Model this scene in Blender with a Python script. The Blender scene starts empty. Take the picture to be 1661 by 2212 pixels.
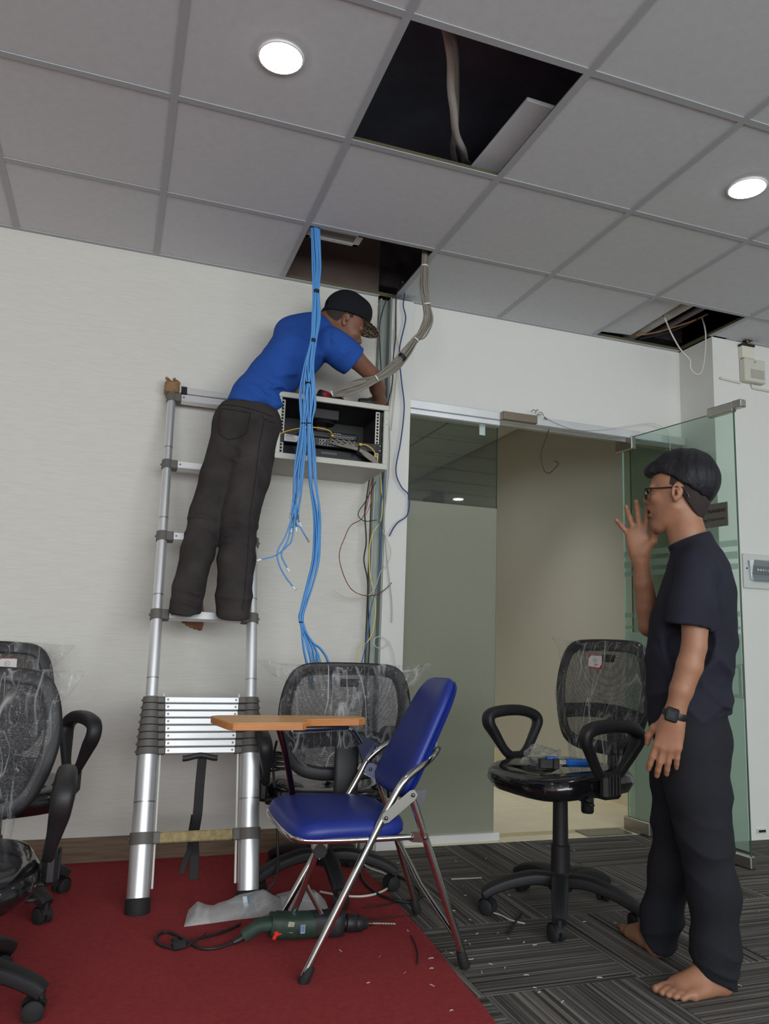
import bpy, bmesh, math, random
import numpy as np
from mathutils import Vector, Matrix, Euler

random.seed(7)
SC = bpy.context.scene
COL = SC.collection
rad = math.radians

# ---------------------------------------------------------------- camera
CAM_LOC = np.array([-0.038, -3.0093, 0.9671])
CAM_ROT = (rad(99.2608), rad(-2.0103), rad(-19.2456))
F_PX, IMG_W, IMG_H = 1655.9, 1661, 2212
cd = bpy.data.cameras.new('camera')
cam = bpy.data.objects.new('camera', cd)
COL.objects.link(cam)
cam.location = CAM_LOC
cam.rotation_euler = CAM_ROT
cd.sensor_fit = 'HORIZONTAL'
cd.sensor_width = 36.0
cd.lens = 36.0 * F_PX / IMG_W
cd.clip_start = 0.02
SC.camera = cam
CAM_M = np.array(Euler(CAM_ROT, 'XYZ').to_matrix())

# ---------------------------------------------------------------- world, exposure
w = bpy.data.worlds.new('world')
SC.world = w
w.use_nodes = True
w.node_tree.nodes['Background'].inputs[0].default_value = (0.80, 0.88, 1.0, 1)
w.node_tree.nodes['Background'].inputs[1].default_value = 0.0
SC.view_settings.view_transform = 'Standard'
SC.view_settings.look = 'None'
SC.view_settings.gamma = 1.0
SC.view_settings.use_curve_mapping = False
SC.view_settings.exposure = 0.0
SC.cycles.use_denoising = True
SC.cycles.max_bounces = 10
SC.cycles.diffuse_bounces = 5
SC.cycles.glossy_bounces = 4
SC.cycles.transparent_max_bounces = 24
SC.cycles.caustics_reflective = False
SC.cycles.caustics_refractive = False
SC.cycles.sample_clamp_indirect = 4.0

# ---------------------------------------------------------------- added fill light behind the camera, and corridor lights
LAMP_W = 29.0            # emission of a downlight lens
def area(name, loc, rot, sx, sy, power, color):
    d = bpy.data.lights.new(name, 'AREA')
    d.shape = 'RECTANGLE'; d.size = sx; d.size_y = sy; d.energy = power; d.color = color
    o = bpy.data.objects.new(name, d); COL.objects.link(o)
    o.location = loc; o.rotation_euler = rot
    return o
# added soft fill panel before the windowless rear wall, metres behind the camera
area('rear_fill_light', (0.6, -6.3, 1.6), (rad(90), 0, 0), 6.5, 1.7, 260, (0.92, 0.97, 1.0))
for n_, x_, y_, p_, sp_ in (('corridor_downlight', 2.25, 1.55, 3.6, 84), ('corridor_downlight', 2.25, 4.0, 3.6, 84), ('corridor_fill', 1.9, 2.6, 3.0, 150)):  # the last one is an added ambient fill, not a fixture
    cl_ = area(n_, (x_, y_, 2.66), (0, 0, 0), .3, .3, p_, (1.0, .985, .94)); cl_.data.spread = rad(sp_)

CH = 2.71     # ceiling height
YW = 0.561    # back wall plane

def ray(px, py):
    return CAM_M @ np.array([(px - IMG_W / 2) / F_PX, -(py - IMG_H / 2) / F_PX, -1.0])
def at(px, py, Y):
    "point of the view line through a pixel on the real plane y = Y"
    d = ray(px, py); t = (Y - CAM_LOC[1]) / d[1]
    return Vector(CAM_LOC + t * d)
def atz(px, py, Z=0.0):
    d = ray(px, py); t = (Z - CAM_LOC[2]) / d[2]
    return Vector(CAM_LOC + t * d)
def atp(px, py, P0, n):
    d = ray(px, py); P0 = np.array(P0, float); n = np.array(n, float)
    t = ((P0 - CAM_LOC) @ n) / (d @ n)
    return Vector(CAM_LOC + t * d)
# ================================================================= materials
MATS = {}
def nodes_of(name):
    m = bpy.data.materials.new(name); m.use_nodes = True
    nt = m.node_tree
    return m, nt, nt.nodes['Principled BSDF'], nt.nodes['Material Output']
def lin(r, g, b):
    f = lambda c: c / 12.92 if c <= 0.04045 else ((c + 0.055) / 1.055) ** 2.4
    return (f(r / 255), f(g / 255), f(b / 255), 1)
def pm(name, rgb, rough=0.5, metal=0.0, var=0.0, vscale=20.0, bump=0.0, bscale=200.0, coat=0.0, spec=0.5, stretch=None, sheen=0.0, detail=4.0):
    "principled material; rgb is an sRGB albedo; var = noise variation, bump = fine relief"
    if name in MATS: return MATS[name]
    m, nt, b, out = nodes_of(name)
    N, Lk = nt.nodes, nt.links
    c = lin(*rgb)
    b.inputs['Base Color'].default_value = c
    b.inputs['Roughness'].default_value = rough
    b.inputs['Metallic'].default_value = metal
    b.inputs['Specular IOR Level'].default_value = spec
    b.inputs['Coat Weight'].default_value = coat
    if sheen: b.inputs['Sheen Weight'].default_value = sheen
    if var or bump:
        tc = N.new('ShaderNodeTexCoord'); src = tc.outputs['Object']
        if stretch:
            mp = N.new('ShaderNodeMapping'); mp.inputs['Scale'].default_value = stretch
            Lk.new(src, mp.inputs['Vector']); src = mp.outputs['Vector']
        if var:
            n = N.new('ShaderNodeTexNoise'); n.inputs['Scale'].default_value = vscale; n.inputs['Detail'].default_value = detail
            Lk.new(src, n.inputs['Vector'])
            r = N.new('ShaderNodeValToRGB')
            r.color_ramp.elements[0].position = 0.3; r.color_ramp.elements[1].position = 0.7
            r.color_ramp.elements[0].color = tuple(x * (1 - var) for x in c[:3]) + (1,)
            r.color_ramp.elements[1].color = tuple(min(1, x * (1 + var)) for x in c[:3]) + (1,)
            Lk.new(n.outputs['Fac'], r.inputs['Fac']); Lk.new(r.outputs['Color'], b.inputs['Base Color'])
        if bump:
            n2 = N.new('ShaderNodeTexNoise'); n2.inputs['Scale'].default_value = bscale; n2.inputs['Detail'].default_value = 3
            Lk.new(src, n2.inputs['Vector'])
            bp = N.new('ShaderNodeBump'); bp.inputs['Strength'].default_value = bump; bp.inputs['Distance'].default_value = 0.01
            Lk.new(n2.outputs['Fac'], bp.inputs['Height']); Lk.new(bp.outputs['Normal'], b.inputs['Normal'])
    MATS[name] = m
    return m
def emit(name, rgb, strength):
    m, nt, b, out = nodes_of(name)
    b.inputs['Base Color'].default_value = (0.8, 0.8, 0.8, 1)
    b.inputs['Emission Color'].default_value = lin(*rgb); b.inputs['Emission Strength'].default_value = strength
    MATS[name] = m
    return m
def glass(name, tint, frost=0.0, frost_rgb=(150, 160, 150), ior=1.5, refl=1.0):
    "thin architectural glass: tinted transparency plus fresnel reflection; frost mixes in a diffuse film"
    m, nt, b, out = nodes_of(name)
    N, Lk = nt.nodes, nt.links
    N.remove(b)
    tr = N.new('ShaderNodeBsdfTransparent'); tr.inputs[0].default_value = lin(*tint)
    gl = N.new('ShaderNodeBsdfGlossy'); gl.inputs['Roughness'].default_value = 0.02
    gl.inputs['Color'].default_value = (1, 1, 1, 1)
    lw = N.new('ShaderNodeLayerWeight'); lw.inputs[0].default_value = 0.5
    pw = N.new('ShaderNodeMath'); pw.operation = 'POWER'; pw.inputs[1].default_value = 5.0; Lk.new(lw.outputs['Facing'], pw.inputs[0])
    fr = N.new('ShaderNodeMath'); fr.operation = 'MULTIPLY_ADD'; fr.inputs[1].default_value = 0.9 * refl; fr.inputs[2].default_value = 0.045 * refl; Lk.new(pw.outputs[0], fr.inputs[0])
    mx = N.new('ShaderNodeMixShader')
    body = tr.outputs[0]
    if frost:
        df = N.new('ShaderNodeBsdfDiffuse'); df.inputs[0].default_value = lin(*frost_rgb)
        tl = N.new('ShaderNodeBsdfTranslucent'); tl.inputs[0].default_value = lin(*frost_rgb)
        m1 = N.new('ShaderNodeMixShader'); m1.inputs[0].default_value = 0.5
        Lk.new(df.outputs[0], m1.inputs[1]); Lk.new(tl.outputs[0], m1.inputs[2])
        m2 = N.new('ShaderNodeMixShader'); m2.inputs[0].default_value = frost
        Lk.new(body, m2.inputs[1]); Lk.new(m1.outputs[0], m2.inputs[2]); body = m2.outputs[0]
    Lk.new(fr.outputs[0], mx.inputs[0]); Lk.new(body, mx.inputs[1]); Lk.new(gl.outputs[0], mx.inputs[2])
    Lk.new(mx.outputs[0], out.inputs['Surface'])
    MATS[name] = m
    return m

# ================================================================= mesh building
def V(*a): return Vector(a)
def catmull(pts, n=6, closed=False):
    P = [Vector(p) for p in pts]
    if len(P) < 3: return P
    out = []
    m = len(P)
    segs = m if closed else m - 1
    for i in range(segs):
        if closed: p0, p1, p2, p3 = P[(i - 1) % m], P[i], P[(i + 1) % m], P[(i + 2) % m]
        else: p0, p1, p2, p3 = P[max(i - 1, 0)], P[i], P[i + 1], P[min(i + 2, m - 1)]
        for k in range(n):
            t = k / n; t2 = t * t; t3 = t2 * t
            out.append(0.5 * ((2 * p1) + (p2 - p0) * t + (2 * p0 - 5 * p1 + 4 * p2 - p3) * t2 + (3 * p1 - p0 - 3 * p2 + p3) * t3))
    if not closed: out.append(P[-1].copy())
    return out
def frames(P, closed=False, up=None):
    "parallel-transported side/normal frames along a path"
    n = len(P); T = []
    for i in range(n):
        a = P[(i - 1) % n] if closed else P[max(i - 1, 0)]
        b = P[(i + 1) % n] if closed else P[min(i + 1, n - 1)]
        t = (b - a)
        T.append(t.normalized() if t.length > 1e-9 else Vector((0, 0, 1)))
    if up is None:
        up = Vector((0, 0, 1)) if abs(T[0].z) < 0.9 else Vector((1, 0, 0))
    s = T[0].cross(Vector(up))
    if s.length < 1e-6: s = T[0].cross(Vector((0.3, 0.8, 0.5)))
    s.normalize(); out = []
    for i in range(n):
        s = s - T[i] * s.dot(T[i])
        if s.length < 1e-6: s = T[i].orthogonal()
        s.normalize()
        out.append((s.copy(), T[i].cross(s).normalized()))
    return out
class MB:
    def __init__(self): self.v = []; self.f = []
    def add(self, vs, fs):
        o = len(self.v); self.v += [tuple(x) for x in vs]; self.f += [tuple(i + o for i in f) for f in fs]; return self
    def box(self, c, s, rot=None, bev=0.0):
        hx, hy, hz = s[0] / 2, s[1] / 2, s[2] / 2
        R = Euler(rot).to_matrix() if isinstance(rot, (tuple, list)) else (rot or Matrix.Identity(3))
        c = Vector(c)
        if bev <= 0:
            vs = [c + R @ Vector((x * hx, y * hy, z * hz)) for x in (-1, 1) for y in (-1, 1) for z in (-1, 1)]
            return self.add(vs, [(0, 1, 3, 2), (4, 6, 7, 5), (0, 4, 5, 1), (2, 3, 7, 6), (0, 2, 6, 4), (1, 5, 7, 3)])
        bev = min(bev, hx * .95, hy * .95, hz * .95)
        vs = []; idx = {}
        for x in (-1, 1):
            for y in (-1, 1):
                for z in (-1, 1):
                    for ax in range(3):
                        p = [x * hx, y * hy, z * hz]
                        q = [x * (hx - bev), y * (hy - bev), z * (hz - bev)]
                        q[ax] = p[ax]
                        idx[(x, y, z, ax)] = len(vs); vs.append(c + R @ Vector(q))
        fs = []
        def quad(a): fs.append(tuple(a))
        for ax in range(3):
            o = [i for i in range(3) if i != ax]
            for s_ in (-1, 1):
                f = []
                for (u, v_) in ((-1, -1), (1, -1), (1, 1), (-1, 1)):
                    k = [0, 0, 0]; k[ax] = s_; k[o[0]] = u; k[o[1]] = v_
                    f.append(idx[(k[0], k[1], k[2], ax)])
                fs.append(tuple(f))
        for ax in range(3):
            o = [i for i in range(3) if i != ax]
            for u in (-1, 1):
                for v_ in (-1, 1):
                    f = []
                    for s_, which in ((-1, (o[0], o[1])), (1, (o[1], o[0]))):
                        k = [0, 0, 0]; k[ax] = s_; k[o[0]] = u; k[o[1]] = v_
                        for w_ in which: f.append(idx[(k[0], k[1], k[2], w_)])
                    fs.append(tuple(f))
        for x in (-1, 1):
            for y in (-1, 1):
                for z in (-1, 1): fs.append(tuple(idx[(x, y, z, a)] for a in range(3)))
        return self.add(vs, fs)
    def sweep(self, path, rx, ry=None, n=10, closed=False, caps=True, up=None, power=2.0):
        "sweep an ellipse (power > 2: rounded box) along a path; rx, ry numbers or lists"
        P = [Vector(p) for p in path]; fr = frames(P, closed, up); m = len(P)
        RX = rx if isinstance(rx, (list, tuple)) else [rx] * m
        RY = RX if ry is None else (ry if isinstance(ry, (list, tuple)) else [ry] * m)
        vs = []
        for i in range(m):
            s, u = fr[i]
            for k in range(n):
                a = 2 * math.pi * k / n; ca, sa = math.cos(a), math.sin(a)
                if power != 2.0:
                    ca = math.copysign(abs(ca) ** (2 / power), ca); sa = math.copysign(abs(sa) ** (2 / power), sa)
                vs.append(P[i] + s * (RX[i] * ca) + u * (RY[i] * sa))
        fs = []
        for i in range(m if closed else m - 1):
            j = (i + 1) % m
            for k in range(n):
                k2 = (k + 1) % n
                fs.append((i * n + k, i * n + k2, j * n + k2, j * n + k))
        if caps and not closed:
            fs.append(tuple(reversed(range(n)))); fs.append(tuple((m - 1) * n + k for k in range(n)))
        return self.add(vs, fs)
    def cyl(self, a, b, r0, r1=None, n=16):
        r1 = r0 if r1 is None else r1
        return self.sweep([a, b], [r0, r1], n=n)
    def lathe(self, prof, c, axis=(0, 0, 1), n=24):
        "prof: list of (radius, height along axis)"
        ax = Vector(axis).normalized(); s = ax.orthogonal().normalized(); u = ax.cross(s); c = Vector(c); vs = []; fs = []
        for r, h in prof:
            for k in range(n):
                a = 2 * math.pi * k / n
                vs.append(c + ax * h + s * (r * math.cos(a)) + u * (r * math.sin(a)))
        m = len(prof)
        for i in range(m - 1):
            for k in range(n):
                k2 = (k + 1) % n; fs.append((i * n + k, i * n + k2, (i + 1) * n + k2, (i + 1) * n + k))
        fs.append(tuple(reversed(range(n)))); fs.append(tuple((m - 1) * n + k for k in range(n)))
        return self.add(vs, fs)
    def ball(self, c, r, nu=12, nv=8):
        rx, ry, rz = r if isinstance(r, (tuple, list)) else (r, r, r)
        vs = []; fs = []; c = Vector(c)
        for i in range(nv + 1):
            th = math.pi * i / nv
            for k in range(nu):
                ph = 2 * math.pi * k / nu
                vs.append(c + Vector((rx * math.sin(th) * math.cos(ph), ry * math.sin(th) * math.sin(ph), rz * math.cos(th))))
        for i in range(nv):
            for k in range(nu):
                k2 = (k + 1) % nu; fs.append((i * nu + k, (i + 1) * nu + k, (i + 1) * nu + k2, i * nu + k2))
        return self.add(vs, fs)
    def prism(self, poly, d, bev=0.0):
        "extrude a planar polygon (list of 3-D points) by vector d"
        n = len(poly); P = [Vector(p) for p in poly]; d = Vector(d)
        if bev > 0:
            cen = sum(P, Vector()) / n; rings = []
            dn = d.normalized(); L_ = d.length
            for off, h in ((bev, 0), (0, bev), (0, L_ - bev), (bev, L_)):
                ring = []
                for i in range(n):
                    a, b, c_ = P[i - 1], P[i], P[(i + 1) % n]
                    e1 = (b - a).normalized(); e2 = (c_ - b).normalized()
                    nn = (e1.cross(dn) + e2.cross(dn))
                    nn = nn.normalized() if nn.length > 1e-6 else Vector()
                    if nn.dot(b - cen) < 0 and n < 6: nn = -nn
                    ring.append(b - nn * off + dn * h)
                rings.append(ring)
            vs = [p for r_ in rings for p in r_]
            fs = [(k * n + i, k * n + (i + 1) % n, (k + 1) * n + (i + 1) % n, (k + 1) * n + i) for k in range(3) for i in range(n)]
            fs += [tuple(reversed(range(n))), tuple(3 * n + i for i in range(n))]
            return self.add(vs, fs)
        vs = P + [p + d for p in P]
        fs = [(i, (i + 1) % n, n + (i + 1) % n, n + i) for i in range(n)] + [tuple(reversed(range(n))), tuple(range(n, 2 * n))]
        return self.add(vs, fs)
    def grid(self, fn, nu, nv, closed_u=False):
        "surface patch from fn(u, v), u and v in 0..1"
        vs = []; fs = []
        for j in range(nv + 1):
            for i in range(nu + (0 if closed_u else 1)):
                vs.append(fn(i / nu, j / nv))
        w_ = nu if closed_u else nu + 1
        for j in range(nv):
            for i in range(nu):
                i2 = (i + 1) % nu if closed_u else i + 1
                fs.append((j * w_ + i, j * w_ + i2, (j + 1) * w_ + i2, (j + 1) * w_ + i))
        return self.add(vs, fs)
    def mesh(self, name, mat, smooth=True, angle=35.0, fix=True):
        me = bpy.data.meshes.new(name)
        me.from_pydata(self.v, [], self.f)
        if mat is not None: me.materials.append(mat)
        if fix:
            bm = bmesh.new(); bm.from_mesh(me); bmesh.ops.recalc_face_normals(bm, faces=bm.faces); bm.to_mesh(me); bm.free()
        if smooth:
            me.polygons.foreach_set('use_smooth', [True] * len(me.polygons))
            me.set_sharp_from_angle(angle=rad(angle))
        me.update()
        return me
    def build(self, name, mat, parent=None, smooth=True, angle=35.0, fix=True, rel=False):
        "one mesh object; vertices are world coordinates unless rel (then local to the parent)"
        me = self.mesh(name, mat, smooth, angle, fix)
        return link(name, me, parent, rel)
def world(o):
    m = o.matrix_basis
    return world(o.parent) @ o.matrix_parent_inverse @ m if o.parent else m.copy()
def link(name, me, parent=None, rel=False):
    o = bpy.data.objects.new(name, me); COL.objects.link(o)
    if parent is not None:
        o.parent = parent
        if not rel:
            o.matrix_parent_inverse = world(parent).inverted()
    return o
def tag(o, label=None, cat=None, group=None, kind=None):
    if label: o['label'] = label
    if cat: o['category'] = cat
    if group: o['group'] = group
    if kind: o['kind'] = kind
    return o
def empty(name, loc=(0, 0, 0), rz=0.0, label=None, cat=None, group=None, kind=None):
    o = bpy.data.objects.new(name, None); COL.objects.link(o)
    o.location = loc; o.rotation_euler = (0, 0, rz); o.empty_display_size = 0.05
    return tag(o, label, cat, group, kind)
def dup(o, parent=None):
    c = o.copy(); COL.objects.link(c)
    if parent is not None: c.parent = parent
    for ch in list(o.children): dup(ch, c)
    return c

# ================================================================= common materials
M_white_wall = pm('white_paint', (222, 222, 217), 0.85, bump=0.05, bscale=260)
M_black = pm('black_plastic', (30, 30, 32), 0.5, bump=0.08, bscale=900)
M_black_soft = pm('black_rubber', (24, 24, 25), 0.75)
M_chrome = pm('chrome', (205, 205, 203), 0.14, 1.0)
M_alu = pm('aluminium', (226, 228, 230), 0.42, .82, var=0.05, vscale=8, stretch=(1, 1, 0.1))
M_steel = pm('brushed_steel', (176, 174, 168), 0.36, 1.0, var=0.06, vscale=14, stretch=(0.2, 1, 1))
M_screw = pm('screw_metal', (120, 120, 120), 0.4, 1.0)
M_white_plastic = pm('white_plastic', (214, 214, 206), 0.5)
M_clear = glass('clear_plastic', (225, 230, 232), 0.16, (200, 205, 208))
# ================================================================= the room
def struct(o): o['kind'] = 'structure'; return o

# ---- wallpapered wall (bare brown plaster above the ceiling line)
def wallpaper():
    m, nt, b, out = nodes_of('linen_wallpaper'); N, Lk = nt.nodes, nt.links
    geo = N.new('ShaderNodeNewGeometry'); sep = N.new('ShaderNodeSeparateXYZ'); Lk.new(geo.outputs['Position'], sep.inputs[0])
    mp = N.new('ShaderNodeMapping'); mp.inputs['Scale'].default_value = (6, 6, 160); Lk.new(geo.outputs['Position'], mp.inputs['Vector'])
    n = N.new('ShaderNodeTexNoise'); n.inputs['Scale'].default_value = 2.0; n.inputs['Detail'].default_value = 5; Lk.new(mp.outputs[0], n.inputs['Vector'])
    n2 = N.new('ShaderNodeTexNoise'); n2.inputs['Scale'].default_value = 1.3; n2.inputs['Detail'].default_value = 2; Lk.new(geo.outputs['Position'], n2.inputs['Vector'])
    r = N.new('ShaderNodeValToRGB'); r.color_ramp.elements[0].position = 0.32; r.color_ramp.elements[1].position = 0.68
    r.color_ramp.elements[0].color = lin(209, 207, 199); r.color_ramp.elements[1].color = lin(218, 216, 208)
    Lk.new(n.outputs['Fac'], r.inputs['Fac'])
    mx = N.new('ShaderNodeMixRGB'); mx.blend_type = 'MULTIPLY'; mx.inputs[0].default_value = 0.25
    Lk.new(r.outputs[0], mx.inputs[1]); Lk.new(n2.outputs['Color'], mx.inputs[2])
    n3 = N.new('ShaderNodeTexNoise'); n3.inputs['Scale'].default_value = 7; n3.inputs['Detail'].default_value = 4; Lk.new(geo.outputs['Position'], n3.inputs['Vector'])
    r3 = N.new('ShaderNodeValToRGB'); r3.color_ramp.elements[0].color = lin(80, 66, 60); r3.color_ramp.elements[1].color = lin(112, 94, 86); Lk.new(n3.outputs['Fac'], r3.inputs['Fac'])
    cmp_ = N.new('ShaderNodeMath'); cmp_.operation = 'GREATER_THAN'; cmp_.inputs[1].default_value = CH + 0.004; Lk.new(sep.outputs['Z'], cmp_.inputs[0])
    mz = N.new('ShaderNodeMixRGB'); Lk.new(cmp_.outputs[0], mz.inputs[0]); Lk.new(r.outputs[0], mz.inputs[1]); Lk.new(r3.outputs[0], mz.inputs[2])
    Lk.new(mz.outputs[0], b.inputs['Base Color']); b.inputs['Roughness'].default_value = 0.9
    bp = N.new('ShaderNodeBump'); bp.inputs['Strength'].default_value = 0.06; bp.inputs['Distance'].default_value = 0.004
    Lk.new(n.outputs['Fac'], bp.inputs['Height']); Lk.new(bp.outputs[0], b.inputs['Normal'])
    return m
M_paper = wallpaper()
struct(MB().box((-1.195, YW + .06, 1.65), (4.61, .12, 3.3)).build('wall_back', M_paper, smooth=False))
M_dark = pm('plenum_concrete', (150, 154, 172), 0.95, var=0.2, vscale=4)
# header wall over the glass, jog and right wall
def wbox(name, x0, x1, y0, y1, z0, z1, m=None):
    return struct(MB().box(((x0 + x1) / 2, (y0 + y1) / 2, (z0 + z1) / 2), (x1 - x0, y1 - y0, z1 - z0)).build(name, m or M_white_wall, smooth=False))
wbox('wall_header', 1.283, 3.012, YW, YW + .1, 2.17, 2.708)
wbox('wall_jog', 3.012, 3.11, .29, .70, 0, 2.708)
wbox('wall_right', 3.11, 6.2, .29, .42, 0, 2.71)
wbox('wall_side_left', -3.6, -3.5, -6.6, .62, 0, 3.3)
wbox('wall_side_right', 6.2, 6.3, -6.6, .42, 0, 3.3)
wbox('wall_rear', -3.5, 6.2, -6.6, -6.5, 0, 3.3)
wbox('wall_column', 1.168, 1.284, .50, .70, 0, 2.685)
# aluminium edge profile beside the column
M_greyalu = pm('grey_green_aluminium', (150, 158, 152), 0.45, 0.3)
t = struct(empty('trim_1', (1.14, .54, 0)))
MB().box((1.119, .545, 1.345), (.010, .030, 2.69), bev=.002).build('flange', M_greyalu, t)
MB().box((1.143, .556, 1.345), (.038, .012, 2.69)).build('channel', M_greyalu, t)
MB().box((1.163, .530, 1.345), (.008, .060, 2.69), bev=.002).build('flange', M_greyalu, t)
# baseboards
M_base = pm('brown_wood', (112, 92, 72), 0.55, var=0.28, vscale=5, stretch=(1.2, 1, 22))
struct(MB().box((-1.2, YW - .008, .052), (4.6, .016, .104), bev=.004).build('baseboard_back', M_base))
M_sill = pm('white_sill', (226, 226, 222), 0.5)
struct(MB().box((1.58, YW - .002, .020), (.51, .05, .040), bev=.006).build('baseboard_glass', M_sill))
struct(MB().box((1.23, .493, .045), (.112, .014, .09), bev=.003).build('baseboard_column', M_sill))

# ---- floor: striped carpet tiles laid quarter-turn
def stripes(name, axis):
    m, nt, b, out = nodes_of(name); N, Lk = nt.nodes, nt.links
    geo = N.new('ShaderNodeNewGeometry'); mp = N.new('ShaderNodeMapping')
    mp.inputs['Scale'].default_value = (0.6, 100, 1) if axis == 'x' else (100, 0.6, 1)
    Lk.new(geo.outputs['Position'], mp.inputs['Vector'])
    n = N.new('ShaderNodeTexNoise'); n.inputs['Scale'].default_value = 1.0; n.inputs['Detail'].default_value = 3; n.inputs['Roughness'].default_value = .7; n.inputs['Distortion'].default_value = 0.1
    Lk.new(mp.outputs[0], n.inputs['Vector'])
    r = N.new('ShaderNodeValToRGB'); cr = r.color_ramp
    cr.elements[0].position = 0.36; cr.elements[0].color = lin(44, 43, 42)
    cr.elements[1].position = 0.66; cr.elements[1].color = lin(150, 144, 136)
    e = cr.elements.new(0.47); e.color = lin(84, 81, 78)
    e = cr.elements.new(0.55); e.color = lin(110, 106, 101)
    Lk.new(n.outputs['Fac'], r.inputs['Fac']); Lk.new(r.outputs[0], b.inputs['Base Color'])
    n2 = N.new('ShaderNodeTexNoise'); n2.inputs['Scale'].default_value = 420; Lk.new(geo.outputs['Position'], n2.inputs['Vector'])
    bp = N.new('ShaderNodeBump'); bp.inputs['Strength'].default_value = 0.5; bp.inputs['Distance'].default_value = 0.004
    Lk.new(n2.outputs['Fac'], bp.inputs['Height']); Lk.new(bp.outputs[0], b.inputs['Normal'])
    b.inputs['Roughness'].default_value = 0.95; b.inputs['Specular IOR Level'].default_value = 0.2
    return m
M_sx, M_sy = stripes('carpet_stripes_across', 'x'), stripes('carpet_stripes_along', 'y')
fl = struct(MB().box((1.35, -2.97, -.03), (9.7, 7.08, .05)).build('floor', pm('floor_screed', (70, 68, 66), .95), smooth=False))
tm = {}
for k, m in (('x', M_sx), ('y', M_sy)):
    tm[k] = MB().box((0, 0, -.0025), (.498, .498, .005), bev=.0012).mesh('carpet_tile', m, smooth=False)
for i in range(-9, 10):
    for j in range(-1, 8):
        x = 1.015 + .5 * i + .25; y = .56 - .5 * j - .25
        if x > 6 or x < -3.4: continue
        if j == -1 and not 3.2 > x > 5: continue
        if i < -1 and j > 3: continue
        o = link('carpet_tile', tm['x' if (i + j) % 2 == 0 else 'y'], fl)
        o.matrix_parent_inverse = Matrix.Identity(4); o.location = (x, y, .0)
        if j == -1: o.location.y -= 0

# ---- ceiling: mineral tiles in an exposed grid
M_tile = pm('ceiling_tile_paint', (213, 215, 217), 0.95, var=0.03, vscale=30, bump=0.1, bscale=500)
M_tbar = pm('ceiling_grid_paint', (178, 181, 184), 0.6)
M_rest = pm('ceiling_white', (206, 205, 202), 0.9)
ce = struct(empty('ceiling', (0, 0, CH)))
HOLES = {(1, 2), (1, 0), (4, 0)}
tile_me = MB().box((0, 0, .0075), (.589, .589, .015), bev=.002).mesh('ceiling_tile', M_tile, smooth=False)
tile_w = MB().box((0, 0, .0075), (.589, .545, .015), bev=.002).mesh('ceiling_tile', M_tile, smooth=False)
I0, I1, J1 = -5, 10, 9
for i in range(I0, I1 + 1):
    for j in range(0, J1):
        if (i, j) in HOLES: continue
        y = -.6 * (j - 1) - .3 if j else .2805
        me = tile_me if j else tile_w
        if i >= 5 and j == 0: y = .145
        if i >= 5 and j == 0:
            me = bpy.data.meshes.get('ceiling_tile_short') or MB().box((0, 0, .0075), (.589, .275, .015), bev=.002).mesh('ceiling_tile_short', M_tile, smooth=False)
        o = link('ceiling_tile', me, ce); o.matrix_parent_inverse = Matrix.Identity(4)
        o.location = (.6 * i + .3, y, .0015)
# main runners along y, cross tees along x
def tee(a, b, axis):
    mb = MB(); c = (Vector(a) + Vector(b)) / 2; L = (Vector(b) - Vector(a)).length
    s = (L, .025, .003) if axis == 'x' else (.025, L, .003)
    return mb.box(c + V(0, 0, -.0005), s)
M_web = pm('dull_grid_metal', (98, 92, 70), .6, .3)
for (x0, x1, y0, y1) in ((.6, 1.2, -1.2, -.6), (.6, 1.2, 0, .55), (2.4, 3.0, 0, .55)):
    for (cx, cy, sx, sy) in (((x0 + x1) / 2, y0, x1 - x0, .004), ((x0 + x1) / 2, y1, x1 - x0, .004), (x0, (y0 + y1) / 2, .004, y1 - y0), (x1, (y0 + y1) / 2, .004, y1 - y0)):
        MB().box((cx, cy, CH + .011), (sx, sy, .020)).build('grid_web', M_web, ce, smooth=False)
for i in range(I0, I1 + 2):
    y1 = YW if .6 * i < 3.0 else .29
    tee((.6 * i, -.6 * (J1 - 1), CH), (.6 * i, y1, CH), 'y').build('grid_runner', M_tbar, ce, smooth=False)
tee_me = None
for j in range(1, J1 + 1):
    for i in range(I0, I1 + 1):
        if tee_me is None: tee_me = tee((.0125, 0, 0), (.5875, 0, 0), 'x').mesh('grid_tee', M_tbar, smooth=False)
        o = link('grid_tee', tee_me, ce); o.matrix_parent_inverse = Matrix.Identity(4)
        o.location = (.6 * i, -.6 * (j - 1), -.0004)
def strip(x0, x1, y):
    MB().box(((x0 + x1) / 2, y - .011, CH - .001), (x1 - x0, .022, .004)).build('wall_angle', M_tbar, ce, smooth=False)
strip(-3.5, 1.11, YW); strip(1.29, 3.0, YW); strip(3.11, 6.2, .29)
MB().box((1.35, -5.66, CH + .012), (9.7, 1.72, .02)).build('rear_panel', M_rest, ce, smooth=False)
struct(MB().box((1.35, -2.97, 3.33), (9.7, 7.2, .06)).build('ceiling_soffit', M_dark, smooth=False))
# bare concrete over the header, seen through the openings
struct(MB().box((2.1, .66, 3.05), (1.96, .1, .50)).build('wall_concrete', pm('dark_rough_plaster', (62, 56, 55), .95, var=.5, vscale=11), smooth=False))

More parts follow.
